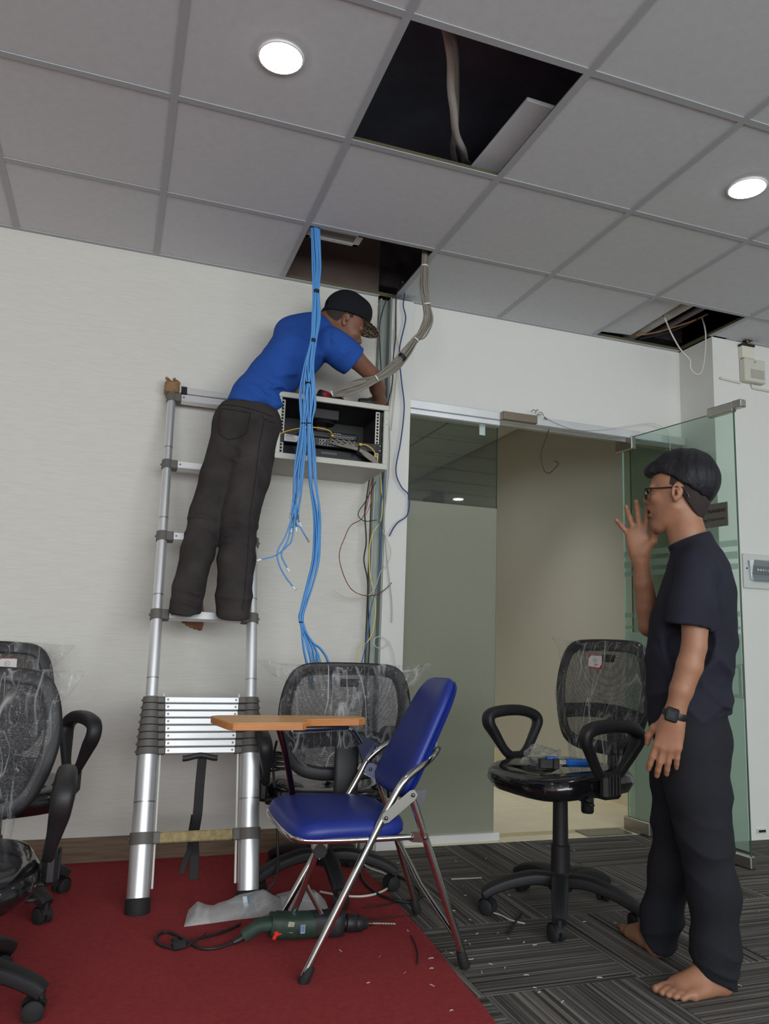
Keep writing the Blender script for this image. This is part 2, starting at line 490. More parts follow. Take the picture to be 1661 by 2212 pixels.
# ---- downlights
M_lens = emit('lamp_lens', (252, 253, 255), LAMP_W)
M_trim = pm('lamp_trim', (235, 235, 232), 0.4)
LAMPS = [(.295, -.907, 'round white downlight left of the large ceiling opening'), (2.10, -.905, 'round white downlight at the right edge of the ceiling'),
         (-1.5, -.9, None), (.3, -2.7, None), (2.1, -2.7, None), (-1.5, -2.7, None), (3.9, -.9, None), (3.9, -2.7, None),
         (3.9, -4.5, None), (2.1, -4.5, None), (.3, -4.5, None), (-1.5, -4.5, None)]
for k, (x, y, lab) in enumerate(LAMPS):
    o = empty('ceiling_downlight', (x, y, CH), 0, lab or 'round white downlight behind the viewer', 'ceiling light', 'round ceiling downlights')
    MB().lathe([(.064, .002), (.068, .002), (.072, -.002), (.070, -.0055), (.0655, -.0065), (.064, -.004)], (x, y, CH)).build('lamp_trim', M_trim, o)
    MB().lathe([(.0, -.0090), (.03, -.0092), (.060, -.0085), (.064, -.0070), (.064, -.001), (0, -.001)], (x, y, CH)).build('lamp_lens', M_lens, o)

# ---- corridor beyond the glass
M_cor = pm('corridor_paint', (206, 204, 194), 0.85)
M_ftile = pm('beige_floor_tile', (238, 228, 200), 0.3, var=0.05, vscale=6)
wbox('wall_corridor_right', 3.02, 3.11, .70, 9, 0, 2.75, M_cor)
wbox('wall_corridor_left', .75, .85, .70, 9, 0, 2.75, M_cor)
wbox('wall_corridor_end', .85, 3.02, 8.9, 9, 0, 2.75, M_cor)
cf = struct(MB().box((2.05, 4.76, -.028), (2.6, 8.4, .05), ).build('floor_corridor', pm('grout', (120, 112, 95), .9), smooth=False))
ft = MB().box((0, 0, -.004), (.597, .597, .008), bev=.0012).mesh('floor_tile', M_ftile, smooth=False)
for i in range(-3, 1):
    for j in range(0, 8):
        o = link('floor_tile', ft, cf); o.matrix_parent_inverse = Matrix.Identity(4); o.location = (2.43 + .6 * i + .3, .735 + .6 * j + .165, .001)
ft2 = MB().box((0, 0, -.004), (.597, .158, .008), bev=.0012).mesh('floor_tile_cut', M_ftile, smooth=False)
for i in range(-2, 1):
    o = link('floor_tile', ft2, cf); o.matrix_parent_inverse = Matrix.Identity(4); o.location = (2.43 + .6 * i + .3, .655 - .06, .001)
for j in range(0, 10):
    pass
sk = struct(empty('baseboard_corridor', (3.01, .7, 0)))
for j in range(8):
    MB().box((3.012, 1.0 + .6 * j, .05), (.012, .597, .10), bev=.002).build('floor_tile', M_ftile, sk, smooth=False)
cc_ = struct(empty('ceiling_corridor', (2, 3, CH)))
ct = MB().box((0, 0, .0075), (.58, .58, .015), bev=.002).mesh('ceiling_tile', M_tile, smooth=False)
for i in range(-4, 1):
    for j in range(14):
        if .6 * i + 2.4 < .5: continue
        o = link('ceiling_tile', ct, cc_); o.matrix_parent_inverse = Matrix.Translation((-2, -3, -CH)); o.location = (2.4 + .6 * i + .3, .66 + .6 * j + .3, CH + .004)
MB().box((1.95, 4.8, CH + .026), (2.2, 8.3, .012)).build('backing', M_tbar, cc_, smooth=False)
# ================================================================= glass partition, door, header fittings
M_glass = glass('green_glass', (214, 222, 214))
M_glass_door = glass('green_door_glass', (233, 243, 238), refl=.7)
M_glass_edge = pm('glass_edge', (58, 84, 72), 0.15, 0.0, coat=.5)
M_film = glass('frosted_film', (215, 220, 208), 0.66, (208, 209, 194), refl=.35)
M_film_door = glass('frosted_band', (228, 238, 231), 0.22, (210, 225, 216), refl=.4)
M_film_low = glass('frosted_door_film', (225, 238, 230), 0.42, (226, 238, 230), refl=.4)

win = struct(empty('window_1', (1.55, .575, 0)))
MB().box((1.549, .575, 1.065), (.530, .010, 2.06)).build('pane', M_glass, win, smooth=False)
MB().box((1.8145, .575, 1.065), (.0012, .0102, 2.06)).build('pane_edge', M_glass_edge, win, smooth=False)
MB().box((1.549, .5685, .845), (.528, .0012, 1.62)).build('frosted_film', M_film, win, smooth=False)
MB().box((1.722, .5690, 2.070), (.034, .001, .052), bev=.0003).build('sticker', pm('pale_sticker', (190, 206, 202), .5), win, smooth=False)
win2 = struct(empty('window_2', (2.83, .575, 0)))
MB().box((2.835, .575, 1.065), (.345, .010, 2.06)).build('pane', M_glass, win2, smooth=False)
MB().box((2.6628, .575, 1.065), (.0012, .0102, 2.06)).build('pane_edge', M_glass_edge, win2, smooth=False)
# header rail: polished aluminium, deeper over the fixed pane
rail = struct(empty('trim_2', (2.1, .53, 2.1)))
MB().box((2.147, .545, 2.149), (1.728, .045, .046), bev=.003).build('top_rail', M_alu, rail)
MB().box((1.547, .552, 2.108), (.520, .060, .034), bev=.006).build('glazing_channel', M_alu, rail)
MB().box((2.147, .575, 2.119), (1.728, .030, .016)).build('soffit_strip', M_steel, rail)

# ---- open glass door, at a right angle to the partition
A = Vector((2.6315, .600, 0)); B = Vector((2.7405, -.130, 0))
dv = (B - A).normalized(); dn = Vector((-dv.y, dv.x, 0)); DR = Matrix((dv, dn, (0, 0, 1))).transposed(); DL = (B - A).length
door = struct(empty('door_1', (A.x, A.y, 0)))
def dbox(name, s0, s1, z0, z1, th, m, off=0.0, bev=0.0, parent=None):
    c = A + dv * ((s0 + s1) / 2) + dn * off + V(0, 0, (z0 + z1) / 2)
    return MB().box(c, (s1 - s0, th, z1 - z0), DR, bev).build(name, m, parent or door, smooth=bev > 0)
dbox('pane', 0.001, DL - .001, .010, 2.135, .010, M_glass_door)
dbox('pane_edge', DL - .0012, DL + .0004, .010, 2.135, .0104, M_glass_edge)
dbox('pane_edge', -.0004, .0012, .010, 2.06, .0104, pm('glass_edge_bright', (170, 196, 184), .2))
dbox('pane_edge', 0, DL, 2.1345, 2.1360, .0104, M_glass_edge)
dbox('frosted_film', .02, DL - .004, .075, 1.04, .0012, M_film_low, -.0058)
for z0, z1 in ((1.395, 1.430), (1.345, 1.372), (1.12, 1.145), (1.06, 1.075), (1.455, 1.485)):
    dbox('frosted_band', .008, DL - .004, z0, z1, .0010, M_film_door, -.0057)
pt = dbox('hinge_patch', -.045, .085, 2.062, 2.140, .034, M_steel, 0, .004)
pt2 = dbox('lock_patch', DL - .145, DL + .005, 2.118, 2.166, .034, M_steel, 0, .004)
dbox('strike_block', DL + .006, DL + .058, 2.128, 2.166, .040, M_steel, -.002, .003, pt2)
pb = dbox('bottom_patch', -.02, .16, .006, .072, .034, M_steel, 0, .004)
pb2 = dbox('bottom_patch', DL - .19, DL + .012, .004, .056, .034, M_steel, 0, .004)
hb = dbox('pull_handle', DL - .062, DL - .040, .74, .90, .016, M_steel, .045, .004)
dbox('handle_stub', DL - .058, DL - .044, .88, .895, .04, M_steel, .022, .002, hb)
dbox('handle_stub', DL - .058, DL - .044, .745, .76, .04, M_steel, .022, .002, hb)
MB().box((2.46, .578, .004), (.27, .12, .006), bev=.002).build('floor_spring_plate', M_steel, door)
# the room sign fixed to the door glass
M_sign = pm('grey_sign', (96, 92, 84), 0.45, var=.05, vscale=40)
s1_, s0_ = .690, .450
sgn = empty('room_sign', A + dv * .53 + V(0, 0, 1.62), 0, 'grey sign with dark lettering on the open glass door', 'sign')
zc = 1.617
c = A + dv * ((s0_ + s1_) / 2) + dn * -.0075 + V(0, 0, zc)
MB().box(c, (s1_ - s0_, .004, .118), DR, .001).build('sign_plate', M_sign, sgn)
def text(body, size, loc, right, up, mat, parent, align='CENTER', name='lettering', shear=0.0, bold=0.0):
    cu = bpy.data.curves.new(name, 'FONT'); cu.body = body; cu.size = size; cu.align_x = align; cu.align_y = 'CENTER'
    cu.extrude = 0.0004; cu.offset = bold; cu.shear = shear; cu.resolution_u = 3
    cu.materials.append(mat)
    tmp = bpy.data.objects.new('tmp', cu); COL.objects.link(tmp)
    right = Vector(right).normalized(); up = Vector(up).normalized(); n = right.cross(up)
    bpy.context.view_layer.update()
    me = bpy.data.meshes.new_from_object(tmp.evaluated_get(bpy.context.evaluated_depsgraph_get()))
    M = Matrix.Translation(loc) @ Matrix((right, up, n)).transposed().to_4x4()
    me.transform(M)
    bpy.data.objects.remove(tmp); bpy.data.curves.remove(cu)
    me.materials.clear(); me.materials.append(mat)
    return link(name, me, parent)
M_ink = pm('dark_ink', (38, 37, 35), 0.6)
tp = A + dv * (s1_ - .012) + dn * -.0100
text('PHONG TRAINING', .0235, tp + V(0, 0, zc + .020), dv, (0, 0, 1), M_ink, sgn, 'RIGHT', bold=.0006, shear=.12)
text('Training Department', .0205, tp + V(0, 0, zc - .020), dv, (0, 0, 1), M_ink, sgn, 'RIGHT')

# ---- lock housing on the header, with its loose wires
lk = empty('lock_housing', (1.91, .51, 2.12), 0, 'brown metal lock housing on the header rail above the doorway', 'lock')
MB().box((1.909, .508, 2.147), (.208, .030, .046), bev=.003).build('cover', pm('bronze_anodised', (142, 130, 116), .38, .75), lk)
for k in range(2): MB().cyl((1.83 + .155 * k, .4925, 2.147), (1.83 + .155 * k, .4915, 2.147), .003, n=8).build('screw', M_screw, lk)
def tube(name, pts, r, mat, parent=None, label=None, cat=None, group=None, n=6, seg=6, smooth=True):
    o = MB().sweep(catmull(pts, seg) if smooth else pts, r, n=n).build(name, mat, parent, angle=80)
    return tag(o, label, cat, group)
M_bk = pm('black_cable', (26, 27, 28), .5); M_wt = pm('white_cable', (214, 212, 204), .5)
ww = empty('wire_tuft', (2.03, .51, 2.18), 0, 'short dark and white wires curling out of the lock housing', 'wire')
for pp in (((1148, 889), (1152, 885), (1158, 888)), ((1156, 893), (1160, 885), (1163, 888)), ((1160, 896), (1168, 890), (1174, 897), (1178, 906)), ((1158, 899), (1170, 896), (1182, 907))):
    tube('wire', [at(x, y, .515) for x, y in pp], .0016, M_bk, ww)
tube('white_wire', [at(x, y, .513) for x, y in ((1166, 893), (1180, 902), (1205, 915), (1245, 928), (1290, 929), (1340, 923), (1392, 915), (1416, 916), (1440, 930), (1447, 960), (1446, 990), (1442, 1010))], .0019, M_wt, None,
     'thin white wire trailing from the lock housing along the header to the door', 'wire')
tube('hanging_wire', [at(x, y, .545) for x, y in ((1186, 928), (1178, 950), (1169, 978), (1170, 1000), (1177, 1018), (1187, 1022), (1200, 1010), (1206, 1001), (1201, 997), (1197, 996))], .0022, M_bk, None,
     'black wire hanging in a hook shape from the header into the doorway', 'wire')

# ---- right wall: access box, upper box, conduit, breaker panel, socket
def rw(px, py, y=.29): return at(px, py, y)
M_cream = pm('cream_plastic', (206, 203, 190), .5)
bx = empty('alarm_box', (3.26, .28, 2.53), 0, 'square cream plastic box with a grille panel on the white wall', 'wall box')
MB().box((3.272, .268, 2.532), (.150, .044, .135), bev=.005).build('housing', M_cream, bx)
MB().box((3.285, .2445, 2.512), (.095, .003, .052), bev=.001).build('grille_panel', pm('grey_label', (176, 172, 160), .6), bx)
MB().cyl((3.27, .2455, 2.583), (3.27, .2435, 2.583), .008, n=12).build('emblem', pm('grey_emblem', (170, 168, 158), .5), bx)
ub = empty('cable_box', (3.24, .28, 2.64), 0, 'small cream box with a black top edge above the larger alarm box', 'wall box')
MB().box((3.238, .273, 2.640), (.088, .034, .072), bev=.003).build('housing', pm('cream_plastic_2', (222, 216, 200), .5), ub)
MB().box((3.238, .270, 2.683), (.090, .038, .014), bev=.002).build('top_edge', M_black, ub)
wb = empty('wire_bundle', (3.24, .29, 2.70), 0, 'brown and white wires from the ceiling hole into the cable box', 'wire')
for k, (dx, m) in enumerate(((-.022, M_bk), (-.008, pm('brown_cable', (110, 78, 52), .6)), (.006, M_wt), (.02, pm('brown_cable', (110, 78, 52), .6)))):
    tube('wire', [V(3.235 + dx * .6, .262, 2.718), V(3.235 - dx * .5, .256, 2.703), V(3.238 + dx * 1.4, .258, 2.685)], .0022, m, wb)
tube('conduit', [V(3.05, .283, 2.468), V(3.12, .283, 2.463), V(3.195, .283, 2.460)], .007, M_white_plastic, None, 'short white conduit stub left of the alarm box', 'conduit')
tube('conduit', [V(3.275, .28, 2.462), V(3.283, .283, 2.448), V(3.30, .283, 2.442), V(3.45, .283, 2.440)], .007, M_white_plastic, None, 'white conduit running right from below the alarm box', 'conduit')
MB().box((3.235, .262, 2.7085), (.05, .035, .003)).build('ceiling_hole_rim', pm('rusty_brown', (120, 88, 58), .9), wb)
br = empty('breaker_panel', (3.29, .28, 1.39), 0, 'grey-white breaker panel with a clear lid at the right edge', 'electrical panel')
MB().box((3.36, .282, 1.392), (.40, .016, .190), bev=.004).build('back_plate', pm('panel_white', (206, 209, 205), .45), br)
MB().prism([V(3.185, .274, 1.447), V(3.205, .262, 1.452), V(3.53, .262, 1.452), V(3.53, .262, 1.335), V(3.215, .262, 1.335), V(3.195, .274, 1.345)], (0, -.014, 0)).build('lid', M_clear, br, smooth=False)
MB().box((3.365, .266, 1.398), (.315, .014, .045), bev=.002).build('breaker_row', pm('dark_slot', (120, 122, 120), .5), br)
for k in range(9):
    MB().box((3.236 + .018 * k, .256, 1.398), (.010, .010, .012), bev=.002).build('breaker_switch', M_white_plastic, br)
MB().cyl((3.178, .274, 1.405), (3.178, .270, 1.405), .0045, n=8).build('screw', M_black, br)
sk_ = empty('wall_socket', (3.22, .285, .02), 0, 'small dark socket at the foot of the white right wall', 'socket')
MB().box((3.215, .286, .045), (.06, .010, .022), bev=.002).build('frame', M_white_plastic, sk_)
MB().box((3.215, .280, .045), (.046, .004, .012), bev=.001).build('slot', M_black, sk_)

# ---- dark unit on the far corridor wall, behind the fixed pane
du = empty('corridor_unit', (2.99, 4.25, 2.4), 0, 'small dark twin unit high on the corridor wall behind the glass', 'wall unit')
for k in range(2): MB().box((2.965, 4.33 - .20 * k, 2.36), (.10, .16, .15), bev=.02).build('body', pm('dark_grey_unit', (70, 70, 68), .5), du)
tube('wire', [V(2.98, 4.3, 2.43), V(2.97, 4.25, 2.47), V(2.98, 4.2, 2.43)], .006, M_bk, du)
# ================================================================= telescopic ladder
LD = Vector((0, .2778, .9607)); LN = Vector((0, -.9607, .2778))     # along the rail, and out of the ladder towards the room
def lad(x, z, out=0.0): return Vector((x, -.09 + .2892 * z, z)) + LN * out
LR = Matrix((Vector((1, 0, 0)), -LN, LD)).transposed()
ld = empty('telescopic_ladder', (.31, -.09, 0), 0, 'silver telescopic ladder leaning on the wallpapered wall, lower sections collapsed', 'ladder')
M_col = pm('grey_collar_plastic', (98, 95, 90), .55, bump=.05, bscale=500)
M_rung = pm('rung_aluminium', (232, 233, 234), .42, .7, var=.04, vscale=10, stretch=(.1, 1, 1))
XL, XR = .120, .499
zs = [.231] + [.517 + .0258 * k for k in range(8)] + [1.022, 1.348, 1.673, 2.004]
rads = [.0385] + [.0375 - .0016 * k for k in range(8)] + [.0222, .0206, .0192, .0182]
for x in (XL, XR):
    sx = 1 if x == XL else -1
    segs = [(.012, .231, .0385), (.231, .505, .0378), (.70, 1.022, .0225), (1.022, 1.348, .0208), (1.348, 1.673, .0194), (1.673, 2.004, .0182)]
    for z0, z1, r in segs:
        s = MB().cyl(lad(x, z0), lad(x, z1), r, n=28).build('rail_section', M_alu, ld)
        # crimp line near the upper part of each section
        zc_ = z0 + (z1 - z0) * (.24 if z0 > .5 else .42)
        if z0 > .1: MB().cyl(lad(x, zc_), lad(x, zc_ + .004), r + .0006, n=28).build('crimp_ring', M_steel, s)
    MB().sweep([lad(x, -.004), lad(x, .004), lad(x, .045), lad(x, .050)], [.039, .0425, .0425, .040], n=28).build('foot_cap', M_black_soft, ld)
    for k, (z, r) in enumerate(zip(zs, rads)):
        h = .0235 if 1 <= k <= 8 else .040
        mb = MB().cyl(lad(x, z) - LD * h / 2, lad(x, z) + LD * h / 2, r + .0045, n=28)
        mb.box(lad(x + sx * (r + .008), z), (.030, .040, h), LR, .003)
        c = mb.build('collar', M_col, ld)
        MB().ball(lad(x - sx * (r + .004), z), .006, 8, 6).build('release_button', M_col, c)
    # thin white strap channel behind the rail
    MB().box(lad(x + sx * .045, .40, -.012), (.008, .012, .68), LR, .002).build('rail_strip', M_white_plastic, ld)
for k, (z, r) in enumerate(zip(zs, rads)):
    h = .0225 if 1 <= k <= 8 else .034
    x0, x1 = XL + r + .022, XR - r - .022
    o = MB().box(lad((x0 + x1) / 2, z), (x1 - x0, .036, h), LR, .0025).build('rung', M_rung, ld)
    for x in (x0 + .012, x1 - .012):
        MB().cyl(lad(x, z, .0175), lad(x, z, .0196), .0042, n=10).build('rivet', M_screw, o)
# tape round the lowest rung
MB().box(lad(.307, .231), (.262, .040, .037), LR, .004).build('tape_wrap', pm('tan_tape', (152, 136, 96), .8, var=.35, vscale=45), ld)
# second top bar with the end caps; a scrap of cardboard taped over the left end
MB().box(lad(.315, 2.046, -.004), (.335, .036, .032), LR, .003).build('top_bar', M_rung, ld)
MB().box(lad(.172, 2.046, -.004), (.030, .040, .038), LR, .004).build('end_clip', M_black, ld)
M_card = pm('brown_cardboard', (140, 108, 76), .9, var=.25, vscale=30)
cb = MB().box(lad(.118, 2.052, .0), (.066, .062, .058), LR, .010)
for a in range(6): cb.box(lad(.092 + .011 * a, 2.083, .03 - .012 * (a % 3)), (.014, .012, .012), (a * .7, .4, a), .002)
cb.build('cardboard_pad', M_card, ld)
# carrying strap
hd = MB().sweep(catmull([lad(.245, .489, .018), lad(.262, .490, .020), lad(.31, .499, .020), lad(.355, .490, .020), lad(.372, .489, .018)], 5), .0085, .011, n=10).build('strap_clip', M_black, ld)
def ribbon(name, P, w, t, mat, parent):
    return MB().sweep(catmull(P, 6), w / 2, t / 2, n=8, up=(0, -1, 0), power=6).build(name, mat, parent)
ribbon('carry_strap', [lad(.318, .497, .014), lad(.312, .40, .016), lad(.308, .30, .014), lad(.304, .231, -.03), lad(.306, .17, -.01), lad(.305, .095, .0)], .034, .003, M_black_soft, ld)
ribbon('strap_tail', [lad(.296, .30, .008), lad(.292, .24, -.034), lad(.288, .19, -.012), lad(.272, .150, .0), lad(.262, .115, .004)], .020, .003, M_black_soft, ld)
# ================================================================= wall rack
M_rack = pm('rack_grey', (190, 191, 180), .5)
M_rackshade = pm('rack_shade_grey', (62, 63, 60), .6)  # rack grey darkened: the shade inside is put into the colour
X0, X1, Y0, Z0, Z1 = .551, 1.066, .200, 1.712, 2.012
rk = empty('network_rack', (.81, .56, Z0), 0, 'open grey wall rack holding network gear beneath the man on the ladder', 'network rack')
t = .018
mb = MB()
MB().box(((X0 + X1) / 2, (Y0 + YW) / 2 + .004, Z1 - .006), (X1 - X0, YW - Y0 - .010, .012), bev=.002).build('top_panel', M_rack, rk)
MB().box(((X0 + X1) / 2, (Y0 + YW) / 2 + .004, Z0 + .006), (X1 - X0, YW - Y0 - .010, .012), bev=.002).build('bottom_panel', M_rack, rk)
for x in (X0 + .005, X1 - .005):
    MB().box((x, (Y0 + YW) / 2 + .004, (Z0 + Z1) / 2), (.010, YW - Y0 - .010, Z1 - Z0 - .025), bev=.002).build('side_panel', M_rack, rk)
MB().box(((X0 + X1) / 2, YW - .010, (Z0 + Z1) / 2), (X1 - X0 - .02, .008, Z1 - Z0 - .025)).build('back_panel', M_rackshade, rk)
MB().box(((X0 + X1) / 2, .38, Z1 - .0135), (X1 - X0 - .024, .33, .002)).build('top_shade_sheet', M_rackshade, rk, smooth=False)  # added dark sheet, painted shade under the rack roof
for x in (X0 + .0112, X1 - .0112): MB().box((x, .385, (Z0 + Z1) / 2), (.002, .32, Z1 - Z0 - .03)).build('side_shade_sheet', M_rackshade, rk, smooth=False)  # added dark sheets, side shade put into their colour
fr = MB()
fr.box(((X0 + X1) / 2, Y0, Z1 - .012), (X1 - X0, .014, .024), bev=.002).box(((X0 + X1) / 2, Y0, Z0 + .013), (X1 - X0, .014, .026), bev=.002)
fr.box((X0 + .010, Y0, (Z0 + Z1) / 2), (.020, .014, Z1 - Z0 - .05), bev=.002).box((X1 - .012, Y0, (Z0 + Z1) / 2), (.024, .014, Z1 - Z0 - .05), bev=.002)
fo = fr.build('front_frame', M_rack, rk)
for z in (Z0 + .05, Z0 + .08, Z1 - .06, Z1 - .09): MB().cyl((X1 - .011, Y0 - .0065, z), (X1 - .011, Y0 - .0085, z), .0022, n=8).build('screw', M_screw, fo)
M_hole = pm('hole_black', (14, 14, 14), .9)
for x, sgn_ in ((X0 + .030, 1), (X1 - .045, -1)):
    r = MB().box((x, Y0 + .024, (Z0 + Z1) / 2), (.020, .003, Z1 - Z0 - .055)).build('mounting_rail', M_rack, rk, smooth=False)
    MB().box((x - sgn_ * .011 + (.030 if sgn_ < 0 else 0), Y0 + .045, (Z0 + Z1) / 2), (.003, .045, Z1 - Z0 - .055)).build('rail_flange', M_rack, r, smooth=False)
    for k in range(16):
        MB().box((x, Y0 + .0217, Z0 + .040 + .0147 * k), (.0085, .0018, .0088)).build('rail_hole', M_hole, r, smooth=False)
for k in range(5):
    MB().box((X1 - .020, Y0 + .0217, Z0 + .055 + .046 * k), (.007, .0018, .030), bev=.002).build('rail_slot', M_hole, rk, smooth=False)
MB().box((X1 - .021, Y0 + .0235, (Z0 + Z1) / 2), (.020, .002, Z1 - Z0 - .055)).build('mounting_rail', M_rackshade, rk, smooth=False)
# fan in the roof
fan = MB().box((.80, .36, Z1 - .045), (.12, .12, .05), bev=.004)
fan.lathe([(.052, 0), (.056, -.006), (.05, -.012)], (.80, .36, Z1 - .07))
fan.build('roof_fan', M_black, rk)
MB().box((.80, .40, Z1 - .105), (.05, .02, .08), bev=.004).build('fan_bracket', M_black, rk)

# network switch with two rows of ports
def port_row(parent, x0, z, n, dx, y):
    for k in range(n):
        f = MB().box((x0 + dx * k, y, z), (.0128, .002, .0110), bev=.0005).build('port', pm('port_metal', (150, 150, 148), .4, .6), parent, smooth=False)
        MB().box((x0 + dx * k, y - .0010, z - .0005), (.0088, .0012, .0068)).build('port_socket', M_hole, f, smooth=False)
sw = empty('network_switch', (.81, .30, 1.80), 0, 'long black rack switch with grey cables in its ports', 'network switch')
MB().box((.805, .315, 1.812), (.435, .20, .038), bev=.002).build('case', M_black, sw)
for x in (.578, 1.030): MB().box((x, .2185, 1.812), (.034, .003, .042), bev=.001).build('ear', M_black, sw)
for x in (.572, 1.036):
    for z in (1.802, 1.824): MB().ball((x, .2155, z), (.0045, .003, .0045), 8, 6).build('screw', M_chrome, sw)
for k in range(2): port_row(sw, .755, 1.803 + .0155 * k, 12, .0136, .2145)
lb = MB().prism([V(.592, .2140, 1.797), V(.648, .2140, 1.797), V(.660, .2135, 1.824), V(.592, .2140, 1.829)], (0, -.0008, 0)).build('paper_label', pm('label_paper', (202, 202, 200), .7), sw, smooth=False)
for k, (l0, l1, th) in enumerate(((.598, .632, .0025), (.598, .640, .0012), (.598, .637, .0012), (.598, .642, .0012))):
    MB().box(((l0 + l1) / 2, .2130, 1.822 - .0055 * k), (l1 - l0, .0004, th)).build('label_print', M_ink, lb, smooth=False)
rt = empty('network_router', (.84, .32, 1.84), 0, 'small black router standing on the rack switch', 'router')
MB().box((.805, .330, 1.856), (.265, .17, .034), bev=.008).build('case', M_black, rt)
MB().box((.805, .2455, 1.850), (.19, .003, .016), bev=.001).build('face', pm('face_black', (16, 16, 17), .35), rt)
port_row(rt, .815, 1.850, 6, .0185, .2438)
for k in range(3): MB().box((.828 + .012 * k, .2446, 1.8645), (.008, .0006, .0025)).build('print', pm('white_print', (190, 190, 188), .6), rt, smooth=False)
sh = empty('rack_shelf', (.81, .3, 1.74), 0, 'black blanking box at the bottom of the rack under the switch', 'rack unit')
MB().box((.805, .325, 1.760), (.44, .19, .050), bev=.003).build('case', pm('gloss_black', (17, 17, 19), .18), sh)
MB().box((.80, .2285, 1.766), (.075, .002, .012), bev=.001).build('name_plate', pm('grey_plate', (74, 72, 74), .5), sh)
M_yel = pm('yellow_cable', (214, 172, 66), .5)
def cord(name, pts, r, m, label, cat='cable', group=None, **k): return tube(name, pts, r, m, None, label, cat, group, **k)
y1 = empty('patch_cable', (.70, .22, 1.86), 0, 'yellow patch cable arching from the left rail to the router', 'cable')
tube('lead', [V(.570, .222, 1.822), V(.60, .205, 1.838), V(.66, .192, 1.856), V(.72, .190, 1.866), V(.785, .20, 1.864), V(.812, .225, 1.853)], .0030, M_yel, y1)
MB().box((.812, .236, 1.850), (.012, .022, .011), bev=.002).build('plug', M_yel, y1)
y2 = empty('patch_cable', (1.0, .21, 1.8), 0, 'yellow patch cable drooping at the right rail of the rack', 'cable')
tube('lead', [V(.944, .206, 1.818), V(.962, .196, 1.816), V(.99, .192, 1.800), V(1.01, .196, 1.775), V(1.022, .205, 1.755)], .0030, M_yel, y2)
MB().box((.938, .209, 1.818), (.014, .016, .011), bev=.002).build('plug', M_yel, y2)
# grey cables plugged into the switch, tied and running down to the right
gb = empty('grey_patch_bundle', (.95, .20, 1.78), 0, 'fan of grey cables plugged into the switch inside the rack', 'cable bundle')
M_gry = pm('grey_cable', (130, 124, 113), .5)
for k in range(11):
    xs = .775 + .0136 * k; zz = 1.803 + .0155 * (k % 2)
    u = (k - 5) / 5; z2 = 1.789 + .005 * u
    tube('cable', [V(xs, .2135, zz), V(xs + .012, .196, zz + .007), V(min(xs + .05, .90), .190 + .002 * (k % 3), 1.803 + .004 * u), V(.925 + .002 * u, .190 - .003 * (k % 2), z2), V(.965 + .004 * u, .192, z2 - .018 + .005 * u), V(1.000 + .006 * u, .197, 1.752 + .008 * u), V(1.028, .206, 1.735 + .004 * u)], .0030, M_gry, gb, seg=4)
MB().sweep(catmull([V(.920, .188, 1.773), V(.924, .184, 1.789), V(.928, .188, 1.804)], 4), .008, .004, n=8).build('velcro_tie', M_black_soft, gb)
# items lying on top of the rack
fl_ = empty('torch', (.75, .27, 2.03), 0, 'red and black torch lying on top of the rack', 'torch')
p0, p1 = V(.742, .235, 2.0375), V(.86, .275, 2.0345); ax = (p1 - p0).normalized()
MB().lathe([(0, 0), (.017, 0), (.0205, .003), (.0205, .012)], p0, ax, 20).build('head_rim', M_black, fl_)
MB().lathe([(.0200, .010), (.0215, .018), (.0205, .04), (.0165, .055)], p0, ax, 20).build('head', pm('red_plastic', (138, 34, 40), .4), fl_)
MB().lathe([(.0165, .055), (.0135, .065), (.0135, .125), (.010, .13)], p0, ax, 16).build('body', M_black, fl_)
bt_ = empty('headset', (.93, .26, 2.03), 0, 'black rounded hand tool lying on the rack beside the worker\'s right hand', 'tool')
MB().sweep(catmull([V(.855, .262, 2.024), V(.90, .262, 2.024), V(.935, .262, 2.026), V(.955, .262, 2.032), V(.985, .262, 2.034), V(1.008, .262, 2.030), V(1.013, .262, 2.028)], 5), [.010 + .0006 * min(i, 6) if i < 12 else .0165 if i < 26 else .010 for i in range(31)], [.010 if i < 12 else .0215 if i < 26 else .010 for i in range(31)], n=14).build('body', pm('matte_black', (36, 35, 36), .6), bt_)
MB().cyl((.985, .2455, 2.034), (.985, .2435, 2.034), .008, n=12).build('button', M_black, bt_)
# ================================================================= cable bundles
M_blue = pm('blue_cable', (84, 150, 212), .42)
M_ties = pm('black_tie', (16, 18, 26), .6)
def strand(path, offs, r, mat, parent, n=6, seg=4):
    "one cable of a bundle: the bundle's centre line plus its own slowly wandering offset"
    P = []
    for (p, rr), (a, d) in zip(path, offs):
        P.append(p + V(math.cos(a) * d * rr, math.sin(a) * d * rr * .7, 0))
    return tube('cable', P, r, mat, parent, n=n, seg=seg)
bb = empty('blue_cable_bundle', at(680, 495, .03), 0, 'thick bundle of light blue network cables hanging from the ceiling opening', 'cable bundle')
def bpath(L, Y):
    return [(at(x, y, yy), rr) for (x, y, rr), yy in zip(L, Y)]
trunk = [(680, 470, .016), (681, 520, .017), (684, 575, .017), (683, 630, .012), (681, 685, .017), (676, 736, .012), (668, 790, .019)]
Lb = trunk + [(659, 845, .020), (657, 878, .020), (655, 915, .010), (654, 960, .018), (646, 1010, .021), (641, 1060, .020), (636, 1110, .022)]
Rb = trunk + [(671, 845, .020), (670, 878, .019), (668, 915, .010), (671, 960, .017), (672, 1010, .018), (674, 1050, .017), (683, 1110, .016), (684, 1160, .016), (680, 1210, .016), (668, 1260, .015), (655, 1310, .011), (650, 1342, .008), (657, 1380, .014), (668, 1412, .022)]
trunk = [(x, y, r * 1.15) for x, y, r in trunk]; Lb = [(x, y, r * 1.2) for x, y, r in Lb]; Rb = [(x, y, r * 1.2) for x, y, r in Rb]
yT = [.035, .03, .025, .02, .02, .02, .03]
